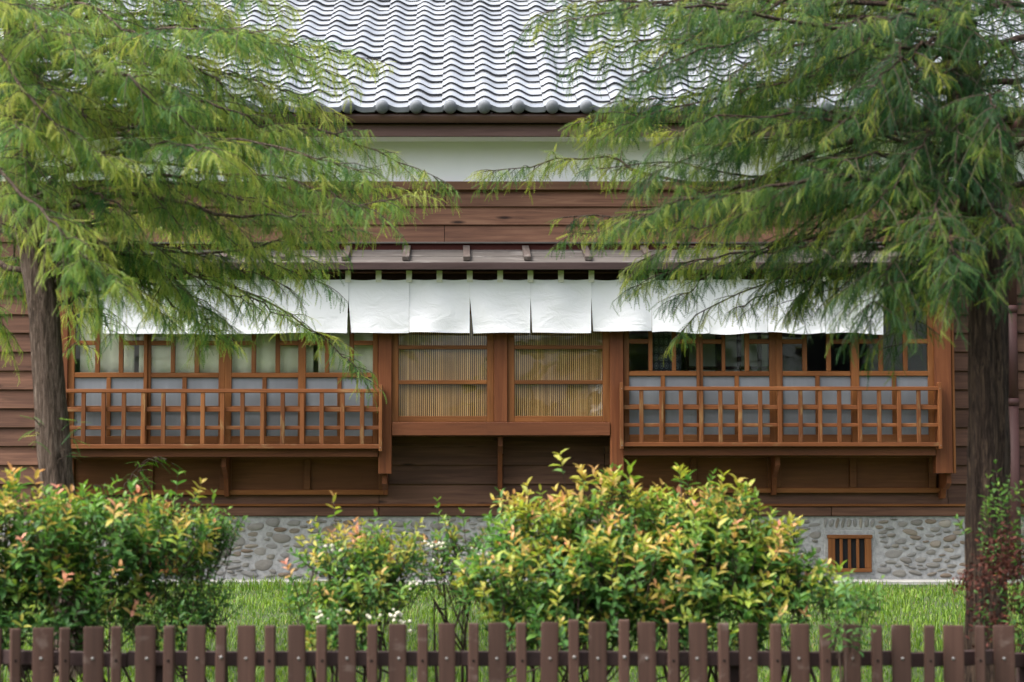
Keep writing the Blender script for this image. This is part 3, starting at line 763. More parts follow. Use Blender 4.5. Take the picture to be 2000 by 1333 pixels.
# lattice railings in front of the side windows
def lattice(pa, pb, verts, tops, wv, ends):
    t = empty('lattice_railing', (X((pa + pb) / 2, 16.92), 16.92, Z(tops[3][1], 16.92)), house)
    yv0, yv1, yh1 = 16.895, 16.922, 16.945
    for i, (p0, p1) in enumerate(tops):
        y0 = yv0 - 0.004 if i in (0, 3) else yv1 - 0.004
        a, b = X(pa, yv0), X(pb, yv0)
        box('rail', a, b, y0, yh1, Z(p1, yv0), Z(p0, yv0), M['latX'], t, 0.003)
    for v in verts:
        j = random.gauss(0, 0.5)
        box('lattice_bar', X(v - wv / 2 + j, yv0), X(v + wv / 2 + j, yv0), yv0, yv1, Z(tops[3][0], yv0), Z(tops[0][1], yv0), M['latZ'], t, 0.003)
    for e in ends:
        p = box('end_post', X(e - 3.3, yv0), X(e + 3.3, yv0), yv0 - 0.02, yh1 + 0.01, Z(tops[3][1] + 5, yv0), Z(tops[0][0] - 8, yv0), M['latZ'], t, 0.003)
        for py in (tops[0][0] + 4, tops[3][1] - 2):
            obj('screw', SCREW, p, (X(e, yv0), yv0 - 0.021, Z(py, yv0)), (R(90), 0, 0), (0.5, 0.5, 0.6))
    for px_ in (pa + (pb - pa) * 0.35, pa + (pb - pa) * 0.65): box('tie', X(px_ - 2, yv0), X(px_ + 2, yv0), yh1 - 0.001, YB, Z(tops[3][1] - 2, yv0), Z(tops[3][0] + 2, yv0), M['latX'], t, 0)
def disc_mesh(r, h, mat, seg=12):
    V = []; T = []
    for f, z in ((1, -h), (1, 0), (0.7, h)):
        for k in range(seg): a = 2 * math.pi * k / seg; V.append((r * f * math.cos(a), r * f * math.sin(a), z))
    for q in range(2):
        for k in range(seg): k2 = (k + 1) % seg; a, b, c, d = q * seg + k, q * seg + k2, (q + 1) * seg + k2, (q + 1) * seg + k; T += [(a, b, c), (a, c, d)]
    for k in range(1, seg - 1): T.append((2 * seg, 2 * seg + k, 2 * seg + k + 1))
    return mesh_arrays('disc', np.array(V), np.array(T), mat)
SCREW = disc_mesh(0.0065, 0.003, M['screw']); HOLE = disc_mesh(0.006, 0.0012, M['hole'])
lattice(121, 743, [163.5 + 38.82 * k for k in range(15)], [(760, 767.5), (795.5, 804.5), (832, 839.5), (868, 877)], 8.4, [743.5])
lattice(1214, 1835, [1253 + 38.68 * k for k in range(15)], [(755.5, 763), (792, 800), (827, 834), (864.5, 872.5)], 7.8, [1214, 1835])

# downpipe
dp = empty('downpipe', (X(1978, 17.25), 17.25, 0.02), house)
xd = X(1979, 17.25, 800); zz = [0.02, Z(785, 17.2), Z(603, 17.2), zs]
for a, b in zip(zz, zz[1:]):
    v, t = tube([(0, 0, 0), (0, 0, b - a)], 0.052, 20); obj('pipe', mesh_arrays('pipe', v, t, M['downpipe'], smooth=True), dp, (xd, 17.28, a))
for a in zz[1:3]:
    v, t = tube([(0, 0, -0.03), (0, 0, 0.03)], 0.0575, 20); obj('pipe_collar', mesh_arrays('pipe_collar', v, t, M['downpipe'], smooth=True), dp, (xd, 17.28, a))
v, t = tube([(0, 0, 0), (0, 0, 0.05), (0, -0.5, 0.12), (0, -0.9, 0.16), (0, -0.92, 0.22)], 0.045, 16)
obj('pipe_elbow', mesh_arrays('pipe_elbow', v, t, M['downpipe'], smooth=True), dp, (xd, 17.28, zs - 0.02))

# ------------------------------------------------------------------ cloths and things behind the glass
def cloth_panel(w_top, x0t, x1t, x0b, x1b, z1, z0, Yc, sag, amp, seed, mat, nx=44, nz=34, wave=0.004):
    r = random.Random(seed); ph = [r.uniform(0, 6.28) for _ in range(6)]
    V = []; T = []
    for j in range(nz + 1):
        v = j / nz
        for i in range(nx + 1):
            u = i / nx
            e0 = x0t + (x0b - x0t) * max(0, (v - 0.35) / 0.65) ** 0.9; e1 = x1t + (x1b - x1t) * max(0, (v - 0.35) / 0.65) ** 0.9
            x = e0 + (e1 - e0) * u
            top = z1 - sag * (abs(math.sin(2 * math.pi * u)) ** 0.8)
            bot = z0 + wave * math.sin((1.0 if wave < 0.005 else 1.7) * math.pi * u + ph[0])
            z = top + (bot - top) * v
            y = amp * (0.5 * math.sin(2 * math.pi * u + ph[1]) * v + 0.35 * math.sin(5 * u + 3 * v + ph[2]) * v + 0.18 * math.sin(9 * u - 5 * v + ph[3])) - 0.03 * v * v * math.sin(math.pi * u) * 0.5
            if v > 0.955 or u < 0.022 or u > 0.978: y -= 0.0022                # stitched hems
            V.append((x, y, z))
    m = nx + 1
    for j in range(nz):
        for i in range(nx):
            a = j * m + i; T += [(a, a + m, a + m + 1), (a, a + m + 1, a + 1)]
    V = np.array(V); c = V.mean(0); c[1] = 0
    return mesh_arrays('cloth', V - c, np.array(T), mat, smooth=True), (c[0], Yc, c[2])
YN = 16.87
nor = empty('noren_curtain', (X(960, YN, 600), YN, Z(535, YN)), label='long white cotton noren curtain hanging in panels under the bay canopy', cat='curtain')
seams = [201, 323, 442, 561, 680, 799, 917.5, 1036, 1155, 1273, 1386, 1499, 1612, 1725]
bots = [652, 653, 652, 651, 650.5, 650, 651, 650.5, 647, 650, 652, 651, 652]
gap = {680: (2, 6), 799: (0.3, 0.4), 917.5: (0.5, 7), 1036: (1, 3.5), 1155: (1, 3.5), 561: (1, 1), 442: (1, 1), 1273: (0.2, 0.5), 1612: (0.4, 0.4)}
for k in range(13):
    a, b = seams[k], seams[k + 1]
    ga, gb = gap.get(a, (0.4, 0.4)), gap.get(b, (0.4, 0.4))
    me, loc = cloth_panel(0, X(a, YN, 600) + .0006, X(b, YN, 600) - .0006, X(a + ga[1], YN, 600), X(b - gb[0], YN, 600), Z(545.5, YN), Z(bots[k], YN), YN,
                          random.uniform(0.004, 0.012), random.uniform(0.014, 0.034), 40 + k, M['cloth'], wave=0.003 if k < 9 else 0.009)
    o = obj('cloth_panel', me, nor, loc)
    md = o.modifiers.new('thickness', 'SOLIDIFY'); md.thickness = 0.002; es = o.modifiers.new('crisp_edge', 'EDGE_SPLIT'); es.split_angle = R(40)
    hx0, hx1 = X(a + ga[1], YN, 600), X(b - gb[0], YN, 600)
    for q in ((a, 0.0), ((a + b) / 2, 0)):
        xc = X(q[0], YN, 540); tw = 5.6 * YN / F
        box('tab', xc - tw, xc + tw, YN - 0.010, YN - 0.006, Z(552, YN), Z(529, YN), M['tab'], nor, 0.001)
xc = X(1723, YN, 540); box('tab', xc - .045, xc, YN - 0.010, YN - 0.006, Z(552, YN), Z(529, YN), M['tab'], nor, 0.001)
v, t = tube([(X(150, YN, 535), 0, 0), (X(1790, YN, 535), 0, 0)], 0.011, 10)
obj('hanging_rod', mesh_arrays('hanging_rod', v - np.array([X(960, YN, 600), 0, 0]), t, M['dark_wood'], smooth=True), nor, (X(960, YN, 600), YN + 0.01, Z(532, YN)))

def pleated(name, pxa, pxb, py0, py1, Yc, mat, label, amp=0.018, waves=6, cat='curtain'):
    xa, xb, z1, z0 = X(pxa, Yc), X(pxb, Yc), Z(py0, Yc), Z(py1, Yc); nx = waves * 8; V = []; T = []
    for j in range(7):
        for i in range(nx + 1):
            u = i / nx; V.append((xa + (xb - xa) * u - (xa + xb) / 2, amp * math.sin(2 * math.pi * waves * u + 0.4 * math.sin(j)), (z1 - z0) * (0.5 - j / 6)))
    m = nx + 1
    for j in range(6):
        for i in range(nx): a = j * m + i; T += [(a, a + m, a + m + 1), (a, a + m + 1, a + 1)]
    o = obj(name, mesh_arrays(name, np.array(V), np.array(T), mat, smooth=True), None, ((xa + xb) / 2, Yc, (z0 + z1) / 2), label=label, cat=cat)
    o.modifiers.new('thickness', 'SOLIDIFY').thickness = 0.003
    return o
YC = YB + 0.085
pleated('window_curtain', 156, 262, 545, 736, YC, M['label_white'], 'cream curtain in the window pane nearest the pale barked trunk', waves=3, amp=0.007)
pleated('window_curtain', 271, 440, 545, 736, YC, M['label_white'], 'second cream curtain from the pale barked trunk, wide, behind lattice window', waves=4, amp=0.007)
pleated('window_curtain', 448, 612, 545, 736, YC, M['label_white'], 'third cream curtain from the pale barked trunk, behind the lattice window', waves=4, amp=0.007)
pleated('window_curtain', 622, 735, 545, 736, YC, M['label_white'], 'cream curtain in lattice window, the one next to the slatted window', waves=3, amp=0.007)
def mk_pattern():
    m, nt, b = new_mat('dark_patterned_cloth')
    tc = nd(nt, 'TexCoord'); mp = nd(nt, 'Mapping'); mp.inputs['Scale'].default_value = (24, 1, 15); nt.links.new(tc.outputs['Object'], mp.inputs[0])
    vo = nd(nt, 'TexVoronoi'); vo.inputs['Scale'].default_value = 1.0; vo.inputs['Randomness'].default_value = 0.12; nt.links.new(mp.outputs[0], vo.inputs['Vector'])
    c = ramp(nt, vo.outputs['Distance'], [(0.16, (0.12, 0.14, 0.15)), (0.2, (0.02, 0.025, 0.04)), (0.3, (0.02, 0.025, 0.04)), (0.34, (0.16, 0.18, 0.2)), (0.42, (0.015, 0.018, 0.03))])
    nt.links.new(c, b.inputs['Base Color']); b.inputs['Roughness'].default_value = 0.85; return m
pleated('patterned_curtain', 1272, 1331, 560, 745, YB + 0.16, mk_pattern(), 'dark curtain with pale round pattern inside the window beside the slatted window', waves=3, amp=0.006)
scr = empty('standing_screen', (X(1420, 17.5), 17.5, z_bay0 - 0.28), label='brown framed paper screen standing in the room behind the window', cat='screen')
M['paper'] = plain('grey_green_paper', (0.58, 0.63, 0.56), 0.8, 0.1)
box('paper_sheet', X(1338, 17.5), X(1500, 17.5), 17.51, 17.515, z_bay0 - 0.25, Z(640, 17.5), M['paper'], scr, 0)
for p in (1338, 1398, 1440, 1480): box('screen_post', X(p, 17.5), X(p + (16 if p == 1398 else 8), 17.5), 17.49, 17.52, z_bay0 - 0.28, Z(640, 17.5), M['dark_wood'], scr)
for i, (p, q) in enumerate(((640, 652), (716, 722))): box('screen_rail', X(1338, 17.5), X(1500, 17.5), 17.487, 17.522, Z(q, 17.5), Z(p, 17.5), M['dark_wood'], scr)

# ------------------------------------------------------------------ fence
YF = 9.2
def fy(px):
    d = max(0, abs(px - 950) - 560) / 400; return YF + 0.22 * d * d
def frot(px):
    if px < 300: return R(9 + 0.03 * (300 - px))
    if px > 1560: return -R(min(14, (px - 1560) * 0.035))
    return 0
fence = empty('picket_fence', (0, YF, gz(YF)), label='low brown picket fence of alternating wide and narrow pickets along the lawn', cat='fence')
def picket_mesh(w, d, h, bulge):
    n = 10; prof = []
    if bulge:
        for k in range(n + 1):
            t = math.pi * k / n; prof.append((-w / 2 * math.copysign(abs(math.cos(t)) ** 0.7, math.cos(t)), -d / 2 - bulge * (math.sin(t) ** 0.8 if math.sin(t) > 1e-9 else 0)))
        prof += [(w / 2, d / 2), (-w / 2, d / 2)]
    else:
        c = 0.005; prof = [(-w / 2, -d / 2 + c), (-w / 2 + c, -d / 2), (w / 2 - c, -d / 2), (w / 2, -d / 2 + c), (w / 2, d / 2), (-w / 2, d / 2)]
    bm = bmesh.new(); lev = [0, h - 0.006, h]; rows_ = []
    for i, z in enumerate(lev):
        f = 0.95 if i == 2 else 1; rows_.append([bm.verts.new((p[0] * f, p[1] * f, z)) for p in prof])
    m = len(prof)
    for i in range(2):
        for k in range(m): bm.faces.new((rows_[i][k], rows_[i][(k + 1) % m], rows_[i + 1][(k + 1) % m], rows_[i + 1][k]))
    bm.faces.new(rows_[2]); bm.faces.new(rows_[0][::-1]); bmesh.ops.recalc_face_normals(bm, faces=bm.faces[:])
    me = bpy.data.meshes.new('picket'); bm.to_mesh(me); bm.free(); me.materials.append(M['fence']); return me
wide = [(63.5, 105), (165, 205), (265, 305), (366, 402), (465, 501), (564, 599), (661, 696), (759, 794), (857, 891), (954, 990), (1052, 1087), (1149, 1185), (1246, 1282),
        (1345, 1381), (1444, 1480), (1543, 1580), (1645, 1680), (1741, 1779), (1841, 1881), (1941, 1982), (-38, 4), (2040, 2080)]
narrow = [(19, 44), (110, 144), (212, 244), (321, 342), (421, 442), (519, 540), (619, 638), (719, 736), (818, 834), (915, 932), (1010, 1030), (1111, 1131), (1207, 1227),
          (1304, 1324), (1403, 1424), (1502, 1523), (1600, 1624), (1699, 1725), (1799, 1825), (1899, 1927), (1999, 2026), (-85, -55)]
hf = 0.62
wm, nm = picket_mesh(36 * YF / F, 0.018, hf, 0.006), picket_mesh(20 * YF / F, 0.055, hf, 0)
def topy(px): return 1222 - 7 * math.exp(-((px - 1180) / 420) ** 2) + (6 * max(0, (300 - px) / 300))
for a, b in wide:
    px = (a + b) / 2; y = fy(px); c = at(px, topy(px), y)
    s = ((b - a) * y / F) / (36 * YF / F) * 0.98
    p = obj('picket', wm, fence, (c.x, y, c.z - hf), (random.gauss(0, .003), random.gauss(0, .004), frot(px) * 0.6), (s, 1, 1))
    if -10 < px < 2010: obj('screw', SCREW, p, (c.x + random.gauss(0, 0.004), y - 0.017, Z(1286, y)), (R(90), 0, 0), (1, 1, 1))
for i, (a, b) in enumerate(narrow):
    px = (a + b) / 2; y = fy(px) - 0.012; c = at(px, topy(px) + (-4 if 1100 < px < 1240 else 1), y)
    p = obj('picket', nm, fence, (c.x, y, c.z - hf), (random.gauss(0, .004), random.gauss(0, .005), frot(px)))
    if -10 < px < 2010:
        silver = int(px) in (1121, 1217, 431)
        obj('screw', SCREW if silver else HOLE, p, (c.x + random.gauss(0, 0.002), y - 0.0285 - 0.001, Z(1290 - (7 if silver else 0), y)), (R(90), 0, 0), (1.15, 1.15, 1.3) if silver else None)
rp = [-160, 0, 250, 500, 900, 1300, 1560, 1760, 1960, 2160]
for a, b in zip(rp, rp[1:]):
    pa, pb = at(a, 1272, fy(a) + 0.045), at(b, 1272, fy(b) + 0.045)
    L = math.hypot(pb.x - pa.x, pb.y - pa.y); hr = 29 * YF / F
    obj('rail', box_mesh(L, 0.034, hr, M['rail'], 0.004), fence, ((pa.x + pb.x) / 2, (pa.y + pb.y) / 2, (pa.z + pb.z) / 2 - hr / 2), (0, 0, math.atan2(pb.y - pa.y, pb.x - pa.x)))
    obj('rail', box_mesh(L, 0.034, hr, M['rail'], 0.004), fence, ((pa.x + pb.x) / 2, (pa.y + pb.y) / 2, (pa.z + pb.z) / 2 - hr / 2 - 0.36), (0, 0, math.atan2(pb.y - pa.y, pb.x - pa.x)))
for px in (313, 868, 1434, 1996, -250):
    y = fy(px) + 0.09; c = at(px, 1285, y); box('post', c.x - 0.024, c.x + 0.024, y - 0.024, y + 0.024, gz(y) - 0.05, c.z, M['rail'], fence)

# ------------------------------------------------------------------ plants: shared pieces
def rot_from(d, n):
    """3x3 arrays with local x along d, local z near n"""
    d = d / np.linalg.norm(d, axis=1, keepdims=True)
    y = np.cross(n, d); ln = np.linalg.norm(y, axis=1, keepdims=True); y = np.where(ln < 1e-4, np.array([[0, 1.0, 0]]), y / np.maximum(ln, 1e-6))
    z = np.cross(d, y)
    return np.stack([d, y, z], axis=2)
def leaf_variant(w=0.40, fold=0.10, curl=-0.16):
    m = [(0, 0, 0), (0.3, 0, 0.02), (0.68, 0, curl * 0.35), (1.0, 0, curl)]
    l = [(0.26, w * 0.42, fold * 0.8 + 0.02), (0.64, w * 0.44, fold + curl * 0.35)]
    V = m + l + [(x, -y, z) for x, y, z in l]
    T = [(0, 1, 4), (0, 6, 1), (1, 2, 5), (1, 5, 4), (1, 6, 7), (1, 7, 2), (2, 3, 5), (2, 7, 3)]
    return np.array(V), np.array(T)
LEAVES = [leaf_variant(0.40, 0.10, -0.16), leaf_variant(0.36, 0.14, -0.05), leaf_variant(0.44, 0.08, -0.28), leaf_variant(0.34, 0.12, 0.10)]
def frond_variant(n, bend, seed, w=0.098, base=0.030):
    """a feather of two ranks of flat needles on a drooping stalk, unit length along x"""
    r = random.Random(seed); V = []; T = []
    def rach(t): return np.array([t - 0.12 * bend * t * t, 0.05 * math.sin(3 * t + seed), -bend * 0.55 * t * t])
    for k in range(n):
        t = 0.04 + 0.96 * (k + 0.5) / n; p = rach(t); tg = rach(min(1, t + 0.02)) - rach(t - 0.02); tg /= np.linalg.norm(tg)
        ln = w * (0.55 + 0.75 * math.sin(math.pi * min(1, t * 0.9 + 0.12))) * r.uniform(0.8, 1.15)
        for s in (-1, 1):
            q = p + tg * ln * r.uniform(0.55, 0.85) + np.array([0, s * ln * 0.85, -ln * r.uniform(0.0, 0.35)])
            i = len(V); V += [p - tg * base * 0.8, p + tg * base * 0.8, q]; T.append((i, i + 1, i + 2))
    i = len(V); ps = [rach(t) for t in (0, 0.5, 1)]
    for p in ps: V += [p + np.array([0, 0.008, 0]), p - np.array([0, 0.008, 0])]
    for k in (0, 2): T += [(i + k, i + k + 1, i + k + 3), (i + k, i + k + 3, i + k + 2)]
    return np.array(V), np.array(T)
FRONDS = [frond_variant(9, 0.45, 1), frond_variant(9, 0.8, 2), frond_variant(9, 0.25, 3), frond_variant(9, 0.6, 4), frond_variant(9, 1.0, 5)]

def individual(name, variants, idx, Mx, P, cols, mat, parent, sel, nclass=9):
    """make the chosen pieces objects of their own, sharing meshes of a few colours"""
    if len(sel) == 0: return
    C = cols[sel]; key = C @ np.array([1.0, 0.35, 0.2]) - C @ np.array([0.0, 0.9, 0.0]) * 0.2
    order = np.argsort(key); cls = np.empty(len(sel), int); cls[order] = np.arange(len(sel)) * nclass // len(sel)
    cen = [C[cls == k].mean(0) if (cls == k).any() else C.mean(0) for k in range(nclass)]
    cache = {}
    for j, i in enumerate(sel):
        k = (int(idx[i]), int(cls[j]))
        if k not in cache: v, t = variants[k[0]]; cache[k] = mesh_arrays(name, v, t, mat, np.repeat(cen[k[1]][None], len(v), 0))
        o = bpy.data.objects.new(name, cache[k]); COL.objects.link(o); o.parent = parent
        m4 = Matrix.Identity(4)
        for a in range(3):
            for b in range(3): m4[a][b] = float(Mx[i][a][b])
            m4[a][3] = float(P[i][a] - WL[parent][a])
        o.matrix_basis = m4

# ------------------------------------------------------------------ cypress trees
def trunk_mesh(pts, rads, seed, sides=28, rings=70, ridge=0.10):
    r = random.Random(seed); sp = spline(pts, rings); ph = [r.uniform(0, 6.28) for _ in range(8)]; V = []; T = []
    n = len(rads)
    for i, p in enumerate(sp):
        t = i / (rings - 1) * (n - 1); k = min(int(t), n - 2); rad = rads[k] + (rads[k + 1] - rads[k]) * (t - k)
        for s in range(sides):
            a = 2 * math.pi * s / sides
            b = 1 + ridge * (0.5 * math.sin(7 * a + ph[0] + 2.0 * math.sin(p.z * 2.3 + ph[1])) + 0.35 * math.sin(13 * a + ph[2] + 3 * math.sin(p.z * 3.1)) + 0.3 * math.sin(3 * a + p.z * 2.2 + ph[3])) + r.gauss(0, 0.012)
            V.append((p.x + rad * b * math.cos(a), p.y + rad * b * math.sin(a), p.z))
    for i in range(rings - 1):
        for s in range(sides):
            s2 = (s + 1) % sides; a, b, c, d = i * sides + s, i * sides + s2, (i + 1) * sides + s2, (i + 1) * sides + s; T += [(a, b, c), (a, c, d)]
    return np.array(V), np.array(T)

def grow_tree(tree, base, limbs, seed, bark, palette, n_ind, sub_gap, frond_gap, fl=(0.07, 0.15)):
    r = random.Random(seed); g = np.random.default_rng(seed)
    tw_parts = []; P, D, Nn, Ln, Cc = [], [], [], [], []
    for li, L in enumerate(limbs):
        pts, r0, dens, start = L['pts'], L.get('r', 0.018), L.get('dens', 1.0), L.get('start', 0.22)
        sp = spline(pts, 18); length = sum((b - a).length for a, b in zip(sp, sp[1:]))
        # slight wander
        for k in range(1, 17): sp[k] = sp[k] + Vector((r.gauss(0, .010), r.gauss(0, .02), r.gauss(0, .010)))
        v, t = tube(sp, [r0 * (1 - 0.86 * k / 17) for k in range(18)], 7)
        obj('limb', mesh_arrays('limb', v - np.array(sp[0]), t, bark, smooth=True), tree, sp[0])
        nsub = max(3, int(length * (1 - start) / sub_gap * dens)); side = 1
        for s in range(nsub + 1):
            f = start + (1 - start) * (s + r.uniform(-0.3, 0.3)) / nsub; f = min(1, max(0.02, f))
            q = f * 17; k = min(int(q), 16); p = sp[k].lerp(sp[k + 1], q - k); tg = (sp[k + 1] - sp[k]).normalized()
            side = -side
            lat = tg.cross(Vector((0, 0, 1))); lat = lat.normalized() if lat.length > 1e-3 else Vector((1, 0, 0))
            sl = (0.42 - 0.22 * f) * r.uniform(0.45, 1.35) * L.get('sub', 1.0)
            if s == nsub: d = tg; sl *= 0.8
            else: d = (tg * r.uniform(0.45, 0.9) + lat * side * r.uniform(0.5, 1.0) + Vector((0, 0, r.uniform(-0.45, 0.5)))).normalized()
            droop = r.uniform(0.15, 0.55) * L.get('droop', 1.0)
            sub = [p + d * sl * u + Vector((0, 0, -droop * sl * u * u)) for u in (0, 0.33, 0.66, 1.0)]
            tw_parts.append(tube(sub, [0.0034, 0.0027, 0.0020, 0.0011], 4, cap=False))
            nf = max(3, int(sl / frond_gap * dens)); tone = r.gauss(L.get('tone', 0.5), 0.28)
            for m_ in range(nf):
                u = (m_ + r.random()) / nf; a = u * 3; kk = min(int(a), 2)
                pp = sub[kk].lerp(sub[kk + 1], a - kk); dd = (sub[kk + 1] - sub[kk]).normalized()
                la = dd.cross(Vector((0, 0, 1))); la = la.normalized() if la.length > 1e-3 else Vector((1, 0, 0))
                sg = 1 if r.random() < 0.5 else -1
                fd = dd * r.uniform(0.2, 0.9) + la * sg * r.uniform(0.2, 0.9) + Vector((r.gauss(0, .2), r.gauss(0, .2), -r.uniform(-0.22, 1.45) * L.get('droop', 1.0)))
                P.append(pp); D.append(fd); Nn.append(Vector((r.gauss(0, .4), r.gauss(0, .4), 1)))
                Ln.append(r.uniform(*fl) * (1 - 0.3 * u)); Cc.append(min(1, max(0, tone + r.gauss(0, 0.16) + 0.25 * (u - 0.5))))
    v, t = join(tw_parts)
    obj('twigs', mesh_arrays('twigs', v - np.array(base), t, M['twig']), tree, base, kind='stuff')
    P = np.array([tuple(p) for p in P]); D = np.array([tuple(p) for p in D]); Nn = np.array([tuple(p) for p in Nn]); Ln = np.array(Ln); Cc = np.array(Cc)
    n = len(P); idx = g.integers(0, len(FRONDS), n); Mx = rot_from(D, Nn) * Ln[:, None, None]
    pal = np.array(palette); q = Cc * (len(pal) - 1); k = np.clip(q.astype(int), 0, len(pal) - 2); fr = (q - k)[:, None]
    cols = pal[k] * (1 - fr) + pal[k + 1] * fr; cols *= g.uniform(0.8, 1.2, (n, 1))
    # the largest ones in view become single fronds
    zf = P[:, 1]; px = CX + F * P[:, 0] / zf; el = (P[:, 2] - ZC) / zf; py = CY - F * np.tan(np.arctan(el) - TH)
    inview = (px > -20) & (px < 2020) & (py > -20) & (py < 1333)
    cand = np.nonzero(inview)[0]; cand = cand[np.argsort((zf / Ln)[cand])][:n_ind]
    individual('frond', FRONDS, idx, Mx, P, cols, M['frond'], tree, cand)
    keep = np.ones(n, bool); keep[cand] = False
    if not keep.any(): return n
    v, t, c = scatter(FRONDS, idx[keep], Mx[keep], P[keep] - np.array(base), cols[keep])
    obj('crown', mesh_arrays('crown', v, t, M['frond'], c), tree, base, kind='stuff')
    return n

def limb_px(pts, **kw):
    return dict(pts=[at(*p) for p in pts], **kw)
def auto_limbs(trunk_at, tips, seed, **kw):
    """limbs from the trunk to chosen tips, arching"""
    r = random.Random(seed); out = []
    for (px, py, Y) in tips:
        e = at(px, py, Y); s = trunk_at(e.z + r.uniform(-0.1, 0.35)); m1 = s.lerp(e, 0.4) + Vector((r.gauss(0, .05), r.gauss(0, .1), 0.10 + r.uniform(0, .12))); m2 = s.lerp(e, 0.75) + Vector((r.gauss(0, .05), r.gauss(0, .08), 0.08 + r.uniform(0, .08)))
        out.append(dict(pts=[s, m1, m2, e], r=r.uniform(0.010, 0.018), **kw))
    return out
def crown_above(trunk_at, seed, z0, z1, n, rad0, rad1, fan=None, **kw):
    r = random.Random(seed); out = []
    for k in range(n):
        z = z0 + (z1 - z0) * (k + 0.5) / n; a = k * 2.399 + r.uniform(-.3, .3)
        if fan: a = r.uniform(R(fan[0]), R(fan[1]))
        rad = rad0 + (rad1 - rad0) * (k + 0.5) / n; rad *= r.uniform(0.8, 1.15)
        s = trunk_at(z); d = Vector((math.cos(a), math.sin(a), 0))
        out.append(dict(pts=[s, s + d * rad * 0.45 + Vector((0, 0, 0.12)), s + d * rad * 0.8 + Vector((0, 0, 0.1)), s + d * rad], r=0.02, **kw))
    return out

# tree with the pale bark, beside the window curtains
YT1 = 12.0
tr1 = [(140, 1300), (137, 1180), (107, 900), (92, 700), (85, 600), (70, 520), (36, 320), (30, 150), (30, -40)]
t1p = [at(a, b, YT1) for a, b in tr1]; t1p[0].z = gz(YT1) - 0.06
t1p += [Vector((t1p[-1].x + 0.03, YT1, 5.0)), Vector((t1p[-1].x + 0.05, YT1, 7.0))]
base1 = Vector((t1p[0].x, YT1, gz(YT1)))
tree1 = empty('cypress_tree', base1, label='feathery yellow green cypress tree with pale grey brown trunk', cat='tree', group='cypress trees on the lawn')
k1 = YT1 / F
v, t = trunk_mesh(t1p, [34 * k1, 32 * k1, 32 * k1, 30.5 * k1, 29.5 * k1, 27 * k1, 25 * k1, 22 * k1, 19 * k1, 0.03, 0.008], 5)
obj('trunk', mesh_arrays('trunk', v - np.array(base1), t, M['bark_grey'], smooth=True), tree1, base1)
def on(pts):
    def f(z):
        for a, b in zip(pts, pts[1:]):
            if a.z <= z <= b.z: return a.lerp(b, (z - a.z) / max(1e-6, b.z - a.z))
        return pts[-1] if z > pts[-1].z else pts[0]
    return f
on1 = on(t1p)
limbs1 = [
    limb_px([(40, 400, 12), (95, 380, 11.9), (250, 376, 11.7), (390, 410, 11.6), (540, 425, 11.6), (650, 415, 11.7), (800, 385, 11.8)], r=0.017, tone=0.62, start=0.3),
    limb_px([(36, 240, 12), (260, 245, 12.2), (480, 257, 12.3), (590, 254, 12.3), (720, 290, 12.3), (855, 348, 12.3)], r=0.016, tone=0.78, start=0.35, sub=0.8),
    limb_px([(34, 90, 12), (130, 128, 11.2), (240, 150, 10.8), (360, 240, 10.8), (450, 300, 10.9)], r=0.015, tone=0.55),
    limb_px([(34, 130, 12), (265, 127, 12), (335, 118, 12), (420, 150, 12), (480, 250, 12)], r=0.015, tone=0.6),
    limb_px([(60, 500, 12), (150, 520, 12.2), (238, 508, 12.5), (360, 497, 12.7), (478, 488, 12.8), (600, 460, 12.9), (700, 450, 13)], r=0.016, tone=0.72, start=0.4),
    limb_px([(55, 480, 12), (230, 500, 12.8), (402, 537, 13.4), (525, 590, 13.8), (610, 645, 14), (675, 692, 14.1), (712, 745, 14.1)], r=0.013, tone=0.55, start=0.3, sub=0.62, dens=0.75),
    limb_px([(60, 490, 12), (100, 480, 12.6), (165, 450, 13), (215, 425, 13.2), (330, 440, 13.4), (480, 470, 13.6)], r=0.018, tone=0.9, start=0.45),
    limb_px([(34, 200, 12), (-30, 60, 11.2), (40, 170, 10.6), (130, 260, 10.5), (250, 330, 10.6)], r=0.014, tone=0.6),
    limb_px([(40, 330, 12), (-20, 320, 11), (90, 420, 10.3), (150, 490, 10.2), (240, 560, 10.2)], r=0.013, tone=0.58, sub=1.1),
    limb_px([(40, 380, 12), (200, 480, 12), (300, 520, 12.2), (380, 590, 12.6), (420, 660, 13)], r=0.012, tone=0.5, dens=1.1),
    limb_px([(34, 60, 12), (300, 60, 12.6), (480, 70, 12.9), (600, 90, 13), (725, 115, 13.1)], r=0.014, tone=0.7, start=0.35),
    limb_px([(34, 160, 12), (300, 180, 12.4), (480, 190, 12.6), (620, 200, 12.7)], r=0.014, tone=0.72, start=0.3),
    limb_px([(60, 480, 12), (20, 520, 12.4), (-20, 580, 12.8), (0, 640, 13)], r=0.012, tone=0.45, start=0.15),
    limb_px([(50, 440, 12), (110, 520, 12.8), (140, 600, 13.5), (165, 680, 13.9)], r=0.010, tone=0.65, start=0.25, sub=0.7, dens=0.7),
    limb_px([(112, 905, 11.9), (125, 880, 11.8), (140, 850, 11.8), (150, 825, 11.8)], r=0.003, tone=0.3, start=0.3, sub=0.25, dens=0.5, droop=0.3),
    limb_px([(85, 840, 11.9), (78, 830, 11.8), (72, 845, 11.8), (68, 860, 11.8)], r=0.002, tone=0.3, start=0.3, sub=0.15, dens=0.4, droop=0.3),
    limb_px([(50, 420, 12), (240, 490, 13), (320, 560, 13.6), (380, 620, 13.9)], r=0.010, tone=0.55, start=0.35, sub=0.8, dens=0.9),
]
rr = random.Random(21)
tips1 = []
